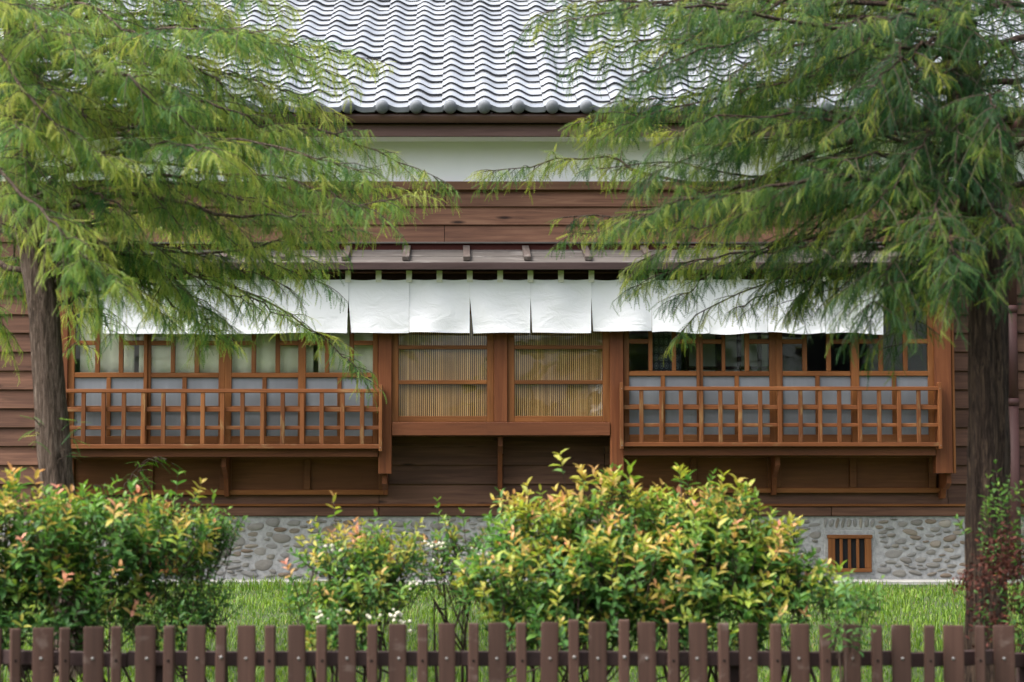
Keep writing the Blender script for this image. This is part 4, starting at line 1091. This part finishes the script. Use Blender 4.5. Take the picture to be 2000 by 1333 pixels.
poly1 = [(430, 30), (560, 110), (640, 150), (560, 260), (640, 290), (720, 330), (760, 400), (640, 470), (610, 520), (450, 540), (350, 560), (260, 540), (180, 470), (330, 400), (450, 330), (350, 230), (260, 120), (180, 40), (90, 120), (80, 230),
         (160, 330), (100, 430), (20, 460), (-20, 300), (-30, 120), (330, -30), (540, 10), (230, 200), (420, 200), (530, 370), (560, 420), (300, 300), (680, 400), (470, 120)]
for (a, b) in poly1: tips1.append((a + rr.gauss(0, 12), b + rr.gauss(0, 10), rr.uniform(10.9, 13.6)))
limbs1 += auto_limbs(on1, tips1, 3, tone=0.55, start=0.3, dens=0.9)
limbs1 += auto_limbs(on1, [(px + rr.gauss(0, 15), py + rr.gauss(0, 12), rr.uniform(10.2, 11.8)) for px, py in [(60, 20), (150, 90), (240, 20), (330, 110), (20, 120), (110, 190), (420, 40), (190, 260), (300, 190), (40, 230), (-20, 40), (130, 340), (60, 330), (380, 300), (500, 60), (20, 430), (250, 420), (90, 60), (360, 180)]], 13, tone=0.5, start=0.25, dens=0.9)
limbs1 += auto_limbs(on1, [(300, 590, 12.4), (400, 600, 12.8), (235, 575, 12.2), (170, 600, 12.6), (490, 600, 13.2), (560, 560, 13), (350, 640, 13.4), (215, 660, 13.6), (450, 660, 13.8), (590, 640, 13.9), (20, 560, 12.6), (130, 560, 11.4), (640, 560, 13.6)], 17, tone=0.5, start=0.55, dens=0.8, sub=0.7)
limbs1 += auto_limbs(on1, [(600, 380, 12.8), (500, 300, 12.6), (420, 450, 12.4), (560, 180, 12.4), (650, 230, 12.8), (300, 480, 11.8), (700, 360, 12.6)], 18, tone=0.62, start=0.4, dens=0.85)
limbs1 += crown_above(on1, 28, 1.9, 3.7, 9, 1.2, 1.4, fan=(150, 215), tone=0.5, dens=0.3)
limbs1 += crown_above(on1, 8, 3.75, 6.8, 20, 1.5, 0.3, tone=0.55, dens=0.3)
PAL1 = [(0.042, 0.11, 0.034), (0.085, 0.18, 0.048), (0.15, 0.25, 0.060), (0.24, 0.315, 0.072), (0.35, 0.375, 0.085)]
n1 = grow_tree(tree1, base1, limbs1, 31, M['bark_grey'], PAL1, 280, 0.052, 0.0078, (0.055, 0.15))

# tree with the dark bark, beside the downpipe
YT2 = 10.8
tr2 = [(1926, 1420), (1926, 1250), (1927, 1100), (1930, 900), (1929, 650), (1920, 450), (1888, 200), (1858, 0), (1850, -60)]
t2p = [at(a, b, YT2) for a, b in tr2]; t2p[0].z = gz(YT2) - 0.08
t2p += [Vector((t2p[-1].x - 0.03, YT2, 5.0)), Vector((t2p[-1].x - 0.02, YT2, 7.2))]
base2 = Vector((t2p[0].x, YT2, gz(YT2)))
tree2 = empty('cypress_tree', base2, label='dark green cypress tree with rough dark brown trunk beside the downpipe', cat='tree', group='cypress trees on the lawn')
k2 = YT2 / F
v, t = trunk_mesh(t2p, [42 * k2, 39 * k2, 37 * k2, 38 * k2, 35 * k2, 37 * k2, 36 * k2, 31 * k2, 29 * k2, 0.04, 0.01], 9, ridge=0.16)
obj('trunk', mesh_arrays('trunk', v - np.array(base2), t, M['bark_brown'], smooth=True), tree2, base2)
on2 = on(t2p)
limbs2 = [
    limb_px([(1885, 200, 10.8), (1740, 250, 11), (1600, 296, 11.2), (1480, 352, 11.4), (1370, 385, 11.6), (1250, 412, 11.8), (1100, 425, 12)], r=0.024, tone=0.62, start=0.35, sub=0.85),
    limb_px([(1890, 320, 10.8), (1640, 350, 11.6), (1480, 352, 12), (1375, 363, 12.2), (1245, 333, 12.4), (1180, 306, 12.5), (1060, 322, 12.6), (950, 335, 12.6)], r=0.016, tone=0.8, start=0.5, sub=0.7),
    limb_px([(1890, 300, 10.8), (1600, 340, 11.4), (1450, 345, 11.7), (1300, 318, 12), (1150, 330, 12.1)], r=0.012, tone=0.72, start=0.45, sub=0.7, dens=0.8),
    limb_px([(1860, 30, 10.8), (1640, 8, 11), (1440, 12, 11.2), (1320, 4, 11.3), (1180, 3, 11.3), (1060, 25, 11.4)], r=0.016, tone=0.45, start=0.35),
    limb_px([(1870, 60, 10.8), (1620, 30, 11.2), (1450, 35, 11.5), (1392, 68, 11.6), (1240, 82, 11.8), (1120, 120, 11.9)], r=0.016, tone=0.55, start=0.35),
    limb_px([(1885, 160, 10.8), (1700, 150, 11.3), (1500, 160, 11.6), (1330, 190, 11.9), (1200, 200, 12)], r=0.015, tone=0.5, start=0.35),
    limb_px([(1885, 120, 10.8), (1770, 90, 10.4), (1760, 160, 10.3), (1720, 198, 10.3), (1655, 232, 10.3)], r=0.012, tone=0.4),
    limb_px([(1905, 420, 10.8), (1800, 500, 11.2), (1710, 534, 11.6), (1600, 516, 12), (1548, 526, 12.2), (1488, 552, 12.4), (1372, 608, 12.7), (1320, 660, 12.8)], r=0.014, tone=0.58, start=0.35, sub=0.62, dens=0.85),
    limb_px([(1900, 340, 10.8), (1720, 360, 11.4), (1560, 400, 11.8), (1420, 440, 12), (1300, 440, 12.2), (1120, 460, 12.3)], r=0.014, tone=0.66, start=0.3, sub=0.8),
    limb_px([(1890, 220, 10.8), (1650, 250, 11.8), (1450, 270, 12.2), (1280, 245, 12.5), (1130, 240, 12.6)], r=0.013, tone=0.75, start=0.4, sub=0.8),
    limb_px([(1905, 400, 10.8), (1650, 450, 12), (1450, 480, 12.6), (1300, 490, 12.9), (1230, 540, 13)], r=0.012, tone=0.7, start=0.4, sub=0.7, dens=0.85),
    limb_px([(1910, 440, 10.8), (1760, 500, 10.3), (1720, 560, 10.2), (1690, 610, 10.2)], r=0.011, tone=0.32, start=0.2),
    limb_px([(1910, 440, 10.8), (1850, 460, 9.9), (1870, 520, 9.7), (1850, 580, 9.7)], r=0.010, tone=0.34, start=0.3, sub=0.8),
    limb_px([(1900, 400, 10.8), (1960, 420, 10.2), (1990, 470, 10), (2000, 540, 10)], r=0.010, tone=0.35, start=0.2),
    limb_px([(1905, 420, 10.8), (1700, 470, 11.6), (1600, 540, 12), (1560, 600, 12.2)], r=0.010, tone=0.48, start=0.35, sub=0.75),
    limb_px([(1905, 430, 10.8), (1800, 540, 11.2), (1760, 620, 11.4), (1745, 690, 11.5)], r=0.009, tone=0.5, start=0.35, sub=0.6, dens=0.8),
]
tips2 = []
for (a, b) in [(1090, 60), (1180, 40), (1280, 120), (1220, 150), (1350, 60), (1400, 160), (1300, 260), (1420, 240), (1500, 80), (1560, 180), (1620, 60), (1650, 160), (1700, 260), (1600, 330), (1500, 430), (1400, 330), (1550, 480), (1680, 420),
               (1750, 330), (1760, 460), (1680, 520), (1800, 200), (1790, 60), (1960, 80), (1980, 200), (1960, 320), (1990, 400), (1940, 20), (1600, 250), (1480, 130), (1340, 420), (1220, 440), (1650, 580), (1810, 560), (1840, 380), (1450, 400),
               (1720, 100), (1560, 20), (1200, 250), (1260, 340)]:
    tips2.append((a + rr.gauss(0, 12), b + rr.gauss(0, 10), rr.uniform(9.9, 12.6)))
limbs2 += auto_limbs(on2, tips2, 4, tone=0.36, start=0.3, dens=0.9)
limbs2 += auto_limbs(on2, [(px + rr.gauss(0, 15), py + rr.gauss(0, 12), rr.uniform(9.6, 10.5)) for px, py in [(1780, 60), (1840, 140), (1900, 70), (1960, 140), (1780, 200), (1860, 260), (1940, 260), (1990, 60), (1760, 320), (1850, 370), (1990, 330), (1800, 440), (1970, 480), (1700, 380), (1720, 180), (1650, 60), (1830, 540)]], 14, tone=0.20, start=0.2, dens=0.9)
limbs2 += auto_limbs(on2, [(px + rr.gauss(0, 15), py + rr.gauss(0, 12), rr.uniform(11.6, 13)) for px, py in [(1350, 120), (1450, 60), (1550, 130), (1500, 230), (1600, 120), (1650, 300), (1400, 280), (1560, 350), (1620, 460), (1480, 500), (1700, 80), (1300, 60)]], 15, tone=0.5, start=0.35, dens=0.9)
limbs2 += auto_limbs(on2, [(1320, 590, 12.8), (1440, 600, 12.6), (1540, 610, 12.4), (1620, 590, 12), (1700, 625, 11.6), (1790, 640, 11.2), (1400, 520, 12.4), (1240, 560, 13), (1500, 560, 12.2), (1740, 560, 10.4)], 19, tone=0.45, start=0.55, dens=0.8, sub=0.7)
limbs2 += crown_above(on2, 29, 1.8, 3.5, 9, 1.2, 1.4, fan=(-30, 35), tone=0.35, dens=0.3)
limbs2 += crown_above(on2, 9, 3.5, 7.0, 22, 1.7, 0.3, tone=0.35, dens=0.32)
PAL2 = [(0.020, 0.060, 0.022), (0.042, 0.100, 0.032), (0.080, 0.150, 0.038), (0.16, 0.215, 0.044), (0.27, 0.30, 0.058)]  # darker crown tint: shade from the foliage above put into the colour
n2 = grow_tree(tree2, base2, limbs2, 32, M['bark_brown'], PAL2, 280, 0.052, 0.0082, (0.055, 0.15))

# ------------------------------------------------------------------ shrubs
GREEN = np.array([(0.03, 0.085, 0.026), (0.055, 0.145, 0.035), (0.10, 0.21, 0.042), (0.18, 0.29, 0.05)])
YOUNG = np.array([(0.20, 0.30, 0.05), (0.33, 0.35, 0.06), (0.43, 0.345, 0.085), (0.55, 0.31, 0.13), (0.62, 0.27, 0.20)])
def shrub(name, label, ells, n_shoots, seed, n_ind, young=0.6, root=None, leaf=(0.050, 0.078), flowers=(), upright=1.0, nstem=9, dense=1.0, group='shrubs behind the fence', pinkness=0.2, extra=()):
    r = random.Random(seed); g = np.random.default_rng(seed)
    E = [(at(px, py, Y), rx * Y / F, ry * Y / F, rd) for (px, py, Y, rx, ry, rd) in ells]
    wts = [rx * rz * rd for _, rx, rz, rd in E]; tot = sum(wts)
    cx = sum(e[0].x * w for e, w in zip(E, wts)) / tot; cy = sum(e[0].y * w for e, w in zip(E, wts)) / tot
    base = Vector((cx, cy, gz(cy))); t = empty(name, base, label=label, cat='shrub', group=group)
    ztop = max(e[0].z + e[2] for e in E); zbot = min(e[0].z - e[2] for e in E)
    P, D, Nn, Ln, Cc, tips = [], [], [], [], [], []; tw = []
    def shoot(p, d, n, e, ll):
        L = r.uniform(0.07, 0.15); tip = p + d * L; a0 = r.uniform(0, 6.28)
        a = d.cross(Vector((0.3, 0.9, 0.1))).normalized(); b = d.cross(a)
        tw.append(tube([p - d * 0.05, p + d * L * 0.5, tip], [0.0028, 0.002, 0.001], 3, cap=False))
        patch = 0.5 + 0.5 * math.sin(p.x * 9 + 2 * math.sin(p.z * 11 + seed)) * math.sin(p.z * 13 + p.x * 4 + seed)
        flush = r.random() < young * (0.25 + 0.95 * e) * (0.45 + 1.0 * patch); hue = min(1, max(0, r.gauss(0.20 + pinkness * e, 0.28)))
        for k in range(n):
            f = (k + 0.6) / n; q = p + d * L * f
            for s in (0, 1):
                th = a0 + k * 1.571 + s * math.pi + r.gauss(0, .2); o = a * math.cos(th) + b * math.sin(th)
                up_ = (0.35 + 0.95 * f ** 1.5) * upright
                dd = (o + d * up_ + Vector((r.gauss(0, .18), r.gauss(0, .18), r.gauss(0, .18) - 0.25 * (1 - f)))).normalized()
                P.append(q); D.append(dd); Nn.append((d * 1.0 - o * 0.6 + Vector((0, 0, 0.5))))
                Ln.append(ll * r.uniform(0.75, 1.15) * (1 - 0.38 * f ** 3))
                if flush and f > 0.30:
                    h = min(1, max(0, hue * (0.35 + 0.75 * f) + r.gauss(0, .07))) * 3.999; kk = int(h); c = YOUNG[kk] * (1 - h + kk) + YOUNG[min(4, kk + 1)] * (h - kk)
                else:
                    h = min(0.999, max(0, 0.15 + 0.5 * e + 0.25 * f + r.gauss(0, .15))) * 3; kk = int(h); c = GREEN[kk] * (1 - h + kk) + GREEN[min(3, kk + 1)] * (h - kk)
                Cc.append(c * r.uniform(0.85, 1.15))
    for i in range(n_shoots):
        x = r.random() * tot; k = 0
        while x > wts[k] and k < len(wts) - 1: x -= wts[k]; k += 1
        c, rx, rz, rd = E[k]
        while True:
            u = Vector((r.uniform(-1, 1), r.uniform(-1, 1), r.uniform(-1, 1)))
            if 0.1 < u.length <= 1: break
        rad = u.length ** (0.55); u = u.normalized() * rad
        p = c + Vector((u.x * rx, u.y * rd, u.z * rz)) * (1 + r.gauss(0, 0.15))
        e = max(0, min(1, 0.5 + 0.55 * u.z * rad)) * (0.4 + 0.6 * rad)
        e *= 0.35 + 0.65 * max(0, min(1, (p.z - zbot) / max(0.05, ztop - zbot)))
        d = (Vector((u.x * 0.55, u.y * 0.55, max(u.z, -0.2) * 0.4 + 0.85)) + Vector((r.gauss(0, .25), r.gauss(0, .25), r.gauss(0, .12)))).normalized()
        if p.z < gz(p.y) + 0.06: continue
        if r.random() < 0.13 and u.z > 0: q0 = p - d * 0.06; p = p + d * r.uniform(0.05, 0.13); tw.append(tube([q0, p], [0.003, 0.0026], 4, cap=False))
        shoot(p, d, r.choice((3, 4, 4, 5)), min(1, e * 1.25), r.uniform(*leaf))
        if r.random() < 0.10 * dense: tips.append(p)
    for (px, py, Y, dx, dz, e) in extra:
        p = at(px, py, Y); tw.append(tube([p + Vector((0.0, 0.02, -0.25)), p + Vector((0.01, 0.01, -0.12)), p], [0.004, 0.0035, 0.0028], 4, cap=False)); shoot(p, Vector((dx, -0.1, dz)).normalized(), 4, e, leaf[1]); tips.append(p)
    rt = root if root is not None else [Vector((base.x + r.gauss(0, .18), base.y + r.gauss(0, .06), base.z - 0.03)) for _ in range(nstem)]
    rt = [Vector((e[0].x + r.gauss(0, e[1] * 0.35), e[0].y + r.gauss(0, .05), gz(e[0].y) - 0.03)) for e in E for _ in range(max(1, nstem // len(E)))] if root is None else rt
    r.shuffle(tips)
    for s in rt:
        tgt = min(tips, key=lambda q: (q - s).length * r.uniform(0.7, 1.6)) if tips else E[0][0]
        m = s.lerp(tgt, 0.5) + Vector((r.gauss(0, .04), r.gauss(0, .03), 0.03)); sp = spline([s, m, tgt], 9)
        v, tt_ = tube(sp, [0.011 * (1 - 0.75 * k / 8) for k in range(9)], 6); obj('stem', mesh_arrays('stem', v - np.array(s), tt_, M['stem'], smooth=True), t, s)
        for k in (4, 5, 6, 7):
            q = min(tips, key=lambda z_: (z_ - sp[k]).length * r.uniform(0.6, 1.8)) if tips else tgt
            tw.append(tube(spline([sp[k], sp[k].lerp(q, 0.5) + Vector((0, 0, -0.02)), q], 5), [0.005, 0.0045, 0.004, 0.003, 0.002], 4, cap=False))
    v, tt_ = join(tw); obj('twigs', mesh_arrays('twigs', v - np.array(base), tt_, M['stem']), t, base, kind='stuff')
    P = np.array([tuple(p) for p in P]); D = np.array([tuple(p) for p in D]); Nn = np.array([tuple(p) for p in Nn]); Ln = np.array(Ln); Cc = np.array(Cc); n = len(P)
    idx = g.integers(0, len(LEAVES), n); Mx = rot_from(D, Nn) * Ln[:, None, None]
    score = P[:, 1] - 0.25 * P[:, 2] - 2.0 * (Ln - 0.05); sel = np.argsort(score)[:n_ind]
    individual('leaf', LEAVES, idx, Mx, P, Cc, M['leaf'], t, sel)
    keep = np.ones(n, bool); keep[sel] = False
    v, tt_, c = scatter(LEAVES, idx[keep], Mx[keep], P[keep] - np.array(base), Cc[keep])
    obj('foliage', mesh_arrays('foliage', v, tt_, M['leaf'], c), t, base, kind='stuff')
    for (px, py, Y, cnt, spread_) in flowers:
        c = at(px, py, Y)
        cl = []
        for q in range(cnt):
            o = Vector((r.gauss(0, spread_), r.gauss(0, spread_ * .6), r.gauss(0, spread_ * .7)))
            bm = bmesh.new(); bmesh.ops.create_icosphere(bm, subdivisions=1, radius=r.uniform(0.006, 0.011))
            vv = np.array([tuple(v_.co) for v_ in bm.verts]); vv *= rng.uniform(0.75, 1.25, (len(vv), 1)); tf = np.array([[v_.index for v_ in f.verts] for f in bm.faces]); bm.free()
            cl.append((vv + np.array(o), tf))
        v, tt_ = join(cl); obj('blossom_cluster', mesh_arrays('blossom_cluster', v, tt_, M['petal'], smooth=False), t, c, kind='stuff')
    return t

shrub('leafy_shrub', 'broad green shrub with yellow and pink shoots in front of the pale trunk',
      [(40, 1090, 9.85, 130, 110, 0.26), (190, 1090, 10.0, 130, 95, 0.28), (310, 1085, 10.1, 85, 72, 0.24), (-70, 1100, 9.8, 110, 130, 0.3), (80, 1205, 9.8, 140, 80, 0.22), (235, 1185, 10.1, 60, 60, 0.2)],
      1000, 51, 260, young=0.5, nstem=18, pinkness=0.3)
shrub('leafy_shrub', 'loose bright green shrub with small leaves beside the foundation vent, edge of hedge',
      [(385, 1080, 10.35, 55, 65, 0.18), (425, 1050, 10.35, 30, 34, 0.12), (385, 1185, 10.2, 60, 55, 0.16), (330, 1250, 9.9, 60, 40, 0.15)],
      300, 52, 110, young=0.22, nstem=8, leaf=(0.032, 0.054), pinkness=-0.1)
shrub('flowering_shrub', 'small golden shrub with cream blossoms between the two largest shrubs',
      [(685, 1106, 10.2, 68, 46, 0.18), (752, 1112, 10.25, 54, 46, 0.16), (720, 1178, 10.1, 90, 46, 0.2), (600, 1180, 10.0, 34, 36, 0.1), (670, 1255, 9.9, 60, 40, 0.15)],
      350, 53, 200, young=0.85, nstem=10, leaf=(0.040, 0.064), pinkness=0.25,
      flowers=[(650, 1066, 10.0, 6, 0.016), (672, 1198, 9.9, 7, 0.016), (625, 1208, 9.8, 9, 0.02), (770, 1202, 9.8, 12, 0.024), (795, 1222, 9.8, 10, 0.02), (725, 1208, 9.9, 6, 0.015), (805, 1140, 10.0, 6, 0.018)])
shrub('flowering_shrub', 'thin sparse shrub with white blossoms against the stone foundation',
      [(905, 1085, 10.5, 38, 40, 0.10), (850, 1115, 10.5, 35, 50, 0.10), (895, 1020, 10.4, 12, 16, 0.04), (885, 1155, 10.3, 50, 40, 0.1)],
      80, 54, 60, young=0.45, nstem=4, leaf=(0.034, 0.056), pinkness=0.0,
      flowers=[(840, 1062, 10.4, 7, 0.02), (862, 1068, 10.4, 6, 0.018), (940, 1078, 10.4, 7, 0.02), (855, 1102, 10.4, 5, 0.018)])
shrub('leafy_shrub', 'big golden green shrub with orange shoot tips under the slatted window',
      [(1050, 1070, 10.2, 85, 68, 0.24), (1180, 1052, 10.25, 95, 84, 0.26), (1060, 1152, 10.0, 130, 60, 0.26), (1190, 1150, 10.0, 110, 85, 0.28), (1100, 1235, 9.9, 140, 55, 0.22), (965, 1170, 9.95, 55, 52, 0.15)],
      800, 55, 270, young=0.76, nstem=16, pinkness=0.24, extra=[(1140, 955, 10.1, -0.1, 1, 1), (1150, 978, 10.1, -0.2, 1, 1), (1195, 962, 10.1, 0.1, 1, 1), (1225, 955, 10.1, 0.15, 1, 1)])
shrub('leafy_shrub', 'rounded golden green shrub beside the foundation vent, broadest in the row',
      [(1320, 1068, 10.2, 100, 80, 0.26), (1400, 1055, 10.25, 75, 70, 0.22), (1455, 1100, 10.2, 80, 75, 0.24), (1350, 1150, 10.0, 140, 85, 0.28), (1515, 1132, 10.1, 70, 75, 0.2), (1400, 1235, 9.9, 150, 55, 0.22), (1580, 1165, 10.0, 50, 52, 0.16), (1640, 1192, 9.95, 42, 42, 0.12)],
      900, 56, 290, young=0.72, nstem=20, pinkness=0.2, extra=[(1410, 970, 10.2, 0.05, 1, 0.9), (1440, 985, 10.2, 0.05, 1, 0.9), (1480, 1020, 10.2, 0.1, 1, 1), (1550, 1050, 10.1, 0.1, 1, 0.9)])
shrub('leafy_shrub', 'low green sprig drooping over the picket fence near the dark trunk',
      [(1640, 1215, 9.25, 30, 25, 0.05), (1655, 1260, 9.06, 25, 25, 0.03), (1685, 1190, 9.4, 30, 30, 0.06), (1700, 1250, 9.1, 18, 20, 0.03)], 22, 57, 40, young=0.1, nstem=4, leaf=(0.045, 0.065), upright=0.5, pinkness=-0.2)
e_sh = shrub('withered_shrub', 'half withered shrub with brown flower heads at the foot of the dark trunk',
      [(1965, 1040, 10.1, 40, 75, 0.14), (1990, 1130, 10.1, 50, 90, 0.16), (1930, 1060, 10.1, 45, 55, 0.1), (1985, 1230, 10.0, 50, 60, 0.14)], 95, 58, 110, young=0.03, nstem=8, leaf=(0.032, 0.05), pinkness=-0.3)
def dry_heads():
    r = random.Random(77); parts = []; cols = []
    base = WL[e_sh]
    for (px, py, s, n) in ((1955, 1080, 50, 150), (1985, 1110, 50, 220), (1940, 1120, 40, 100), (1900, 1150, 34, 80), (1930, 1215, 45, 110), (1985, 1180, 40, 120), (1970, 1240, 40, 90), (1975, 1060, 40, 120), (1880, 1130, 25, 40), (1920, 1090, 20, 30)):
        for _ in range(n):
            c = at(px + r.gauss(0, s * .5), py + r.gauss(0, s * .5), 10.0 + r.gauss(0, .05))
            d = Vector((r.gauss(0, 1), r.gauss(0, 1), r.gauss(0, 1))); parts.append((c, d, r.uniform(0.018, 0.036)))
            cols.append(np.array((0.075, 0.028, 0.022)) * r.uniform(0.5, 1.6) + (np.array((0.05, 0.01, 0)) if r.random() < 0.1 else 0))
    P = np.array([tuple(p[0]) for p in parts]); D = np.array([tuple(p[1]) for p in parts]); L = np.array([p[2] for p in parts])
    Mx = rot_from(D, np.roll(D, 1, 0) + 0.01) * L[:, None, None]
    v, t_, c = scatter(LEAVES, rng.integers(0, 4, len(P)), Mx, P - np.array(base), np.array(cols))
    obj('flower_heads', mesh_arrays('flower_heads', v, t_, M['dry'], c), e_sh, base, kind='stuff')
dry_heads()

# young cypress shoot beside the pale trunk, and sprouts on the trunk itself
sb = at(215, 1290, 11.4); sb.z = gz(11.4)
sap = empty('cypress_sapling', sb, label='slender green cypress sapling rising above the shrub beside the pale trunk', cat='sapling')
sl = [dict(pts=[sb, at(225, 1050, 11.4), at(250, 965, 11.4), at(275, 915, 11.4)], r=0.006, tone=0.5, start=0.62, sub=0.45, droop=0.4, dens=0.55),
      dict(pts=[at(232, 1010, 11.4), at(255, 930, 11.4), at(300, 895, 11.4), at(335, 905, 11.4)], r=0.003, tone=0.5, start=0.25, sub=0.35, droop=0.4, dens=0.55),
      dict(pts=[at(236, 990, 11.4), at(260, 960, 11.4), at(290, 965, 11.4), at(300, 985, 11.4)], r=0.003, tone=0.45, start=0.3, sub=0.35, droop=0.4, dens=0.5),
      dict(pts=[at(228, 1030, 11.4), at(205, 970, 11.4), at(190, 950, 11.4), at(170, 960, 11.4)], r=0.003, tone=0.45, start=0.4, sub=0.3, droop=0.4, dens=0.5)]
grow_tree(sap, sb, sl, 61, M['twig'], [(0.05, 0.13, 0.025), (0.08, 0.20, 0.03), (0.13, 0.27, 0.04)], 90, 0.04, 0.016, (0.06, 0.12))

# ------------------------------------------------------------------ grass
def build_grass():
    g = np.random.default_rng(5)
    n = 118000
    Yv = 9.0 + (16.96 - 9.0) * g.random(n) ** 1.0; xw = 0.30 * Yv
    Xv = g.uniform(-1.0, 1.06, n) * xw * 0.98
    t = np.clip((16.9 - Yv) / 7.6, 0, 1); s = t * t * (3 - 2 * t); zg = -0.44 * (0.45 * t + 0.55 * s) - 0.02 + 0.012 * np.sin(Xv * 1.7 + Yv)
    lump = 0.5 + 0.5 * np.sin(Xv * 5.1 + 1.3 * np.sin(Yv * 3.7)) * np.sin(Yv * 4.3 + 1.7 * np.sin(Xv * 2.9))
    h = (0.035 + 0.038 * lump) * g.uniform(0.5, 1.35, n); h *= np.where(Yv > 16.5, 1.35, 1.0)
    a = g.uniform(0, 2 * np.pi, n); lean = g.uniform(0.1, 0.95, n) * h
    w = g.uniform(0.0022, 0.0046, n); wx, wy = np.cos(a + 1.57) * w, np.sin(a + 1.57) * w
    dx, dy = np.cos(a) * lean, np.sin(a) * lean
    V = np.empty((n, 5, 3)); B = np.stack([Xv, Yv, zg - 0.01], 1)
    V[:, 0] = B + np.stack([-wx, -wy, 0 * w], 1); V[:, 1] = B + np.stack([wx, wy, 0 * w], 1)
    Mid = B + np.stack([dx * 0.35, dy * 0.35, h * 0.6], 1)
    V[:, 2] = Mid + np.stack([wx, wy, 0 * w], 1) * 0.8; V[:, 3] = Mid - np.stack([wx, wy, 0 * w], 1) * 0.8
    V[:, 4] = B + np.stack([dx, dy, h * (1 - 0.25 * (lean / h))], 1)
    T0 = np.array([(0, 1, 2), (0, 2, 3), (3, 2, 4)]); T = (T0[None] + (np.arange(n) * 5)[:, None, None]).reshape(-1, 3)
    c0, c1 = np.array((0.055, 0.13, 0.016)), np.array((0.18, 0.28, 0.04)); f = np.clip(0.5 * lump + g.normal(0.25, 0.42, n), 0, 1)[:, None]
    C = c0 * (1 - f) + c1 * f; C = np.where(g.random((n, 1)) < 0.05, np.array([[0.26, 0.23, 0.10]]), C)
    Cv = np.repeat(C, 5, axis=0)
    obj('grass', mesh_arrays('grass', V.reshape(-1, 3), T, M['grass'], Cv), kind='stuff', label='bright green unmown lawn grass between fence and house', cat='grass')
build_grass()
# ------------------------------------------------------------------ wood across the street, mirrored in the glass
def build_treeline():
    g = np.random.default_rng(3); r = random.Random(3); P = []; n = 5000
    blobs = [(r.uniform(-26, 26), r.uniform(-17, -9), r.uniform(0.6, 2.8), r.uniform(1.2, 2.0)) for _ in range(46)]
    k = g.integers(0, len(blobs), n); d = g.normal(size=(n, 3)); d /= np.linalg.norm(d, axis=1, keepdims=True); rad = g.random(n) ** 0.4
    B = np.array(blobs)[k]; P = B[:, :3] + d * rad[:, None] * B[:, 3:4]; P[:, 2] = np.maximum(P[:, 2], -0.3)
    Mx = rot_from(g.normal(size=(n, 3)), g.normal(size=(n, 3))) * g.uniform(0.35, 0.7, n)[:, None, None]
    c = np.array([0.035, 0.07, 0.02]) * g.uniform(0.5, 1.7, (n, 1))
    v, t_, cc = scatter(LEAVES, g.integers(0, 4, n), Mx, P, c)
    obj('treeline', mesh_arrays('treeline', v, t_, M['leaf'], cc), kind='stuff', label='dark trees across the street mirrored in the window glass', cat='trees')
build_treeline()
bld = empty('added_building', (10, -14, gz(-14)), label='unseen pale building added across the street to put pale reflections in the panes', cat='building')  # added out of view to give the window glass something pale to reflect
M['pale_wall'] = plain('pale_render_wall', (0.62, 0.61, 0.58), 0.85, 0.2, nscale=1.5, namp=0.1)
box('wall', 3.5, 17, -20, -13, gz(-14), 5.2, M['pale_wall'], bld, 0.02)
box('roof', 3.2, 17.3, -20.3, -12.7, 5.2, 5.45, M['concrete'], bld, 0.02)
for k in range(4):
    for z in (0.6, 3.1):
        x = 4.6 + 3.1 * k; w_ = box('window', x, x + 1.5, -13.02, -12.96, z, z + 1.4, M['canopy_dark'], bld); box('window_glass', x + .08, x + 1.42, -12.955, -12.95, z + .08, z + 1.32, M['mesh_dark'], w_, 0)
print('fronds', n1, n2, 'objects', len(bpy.data.objects))
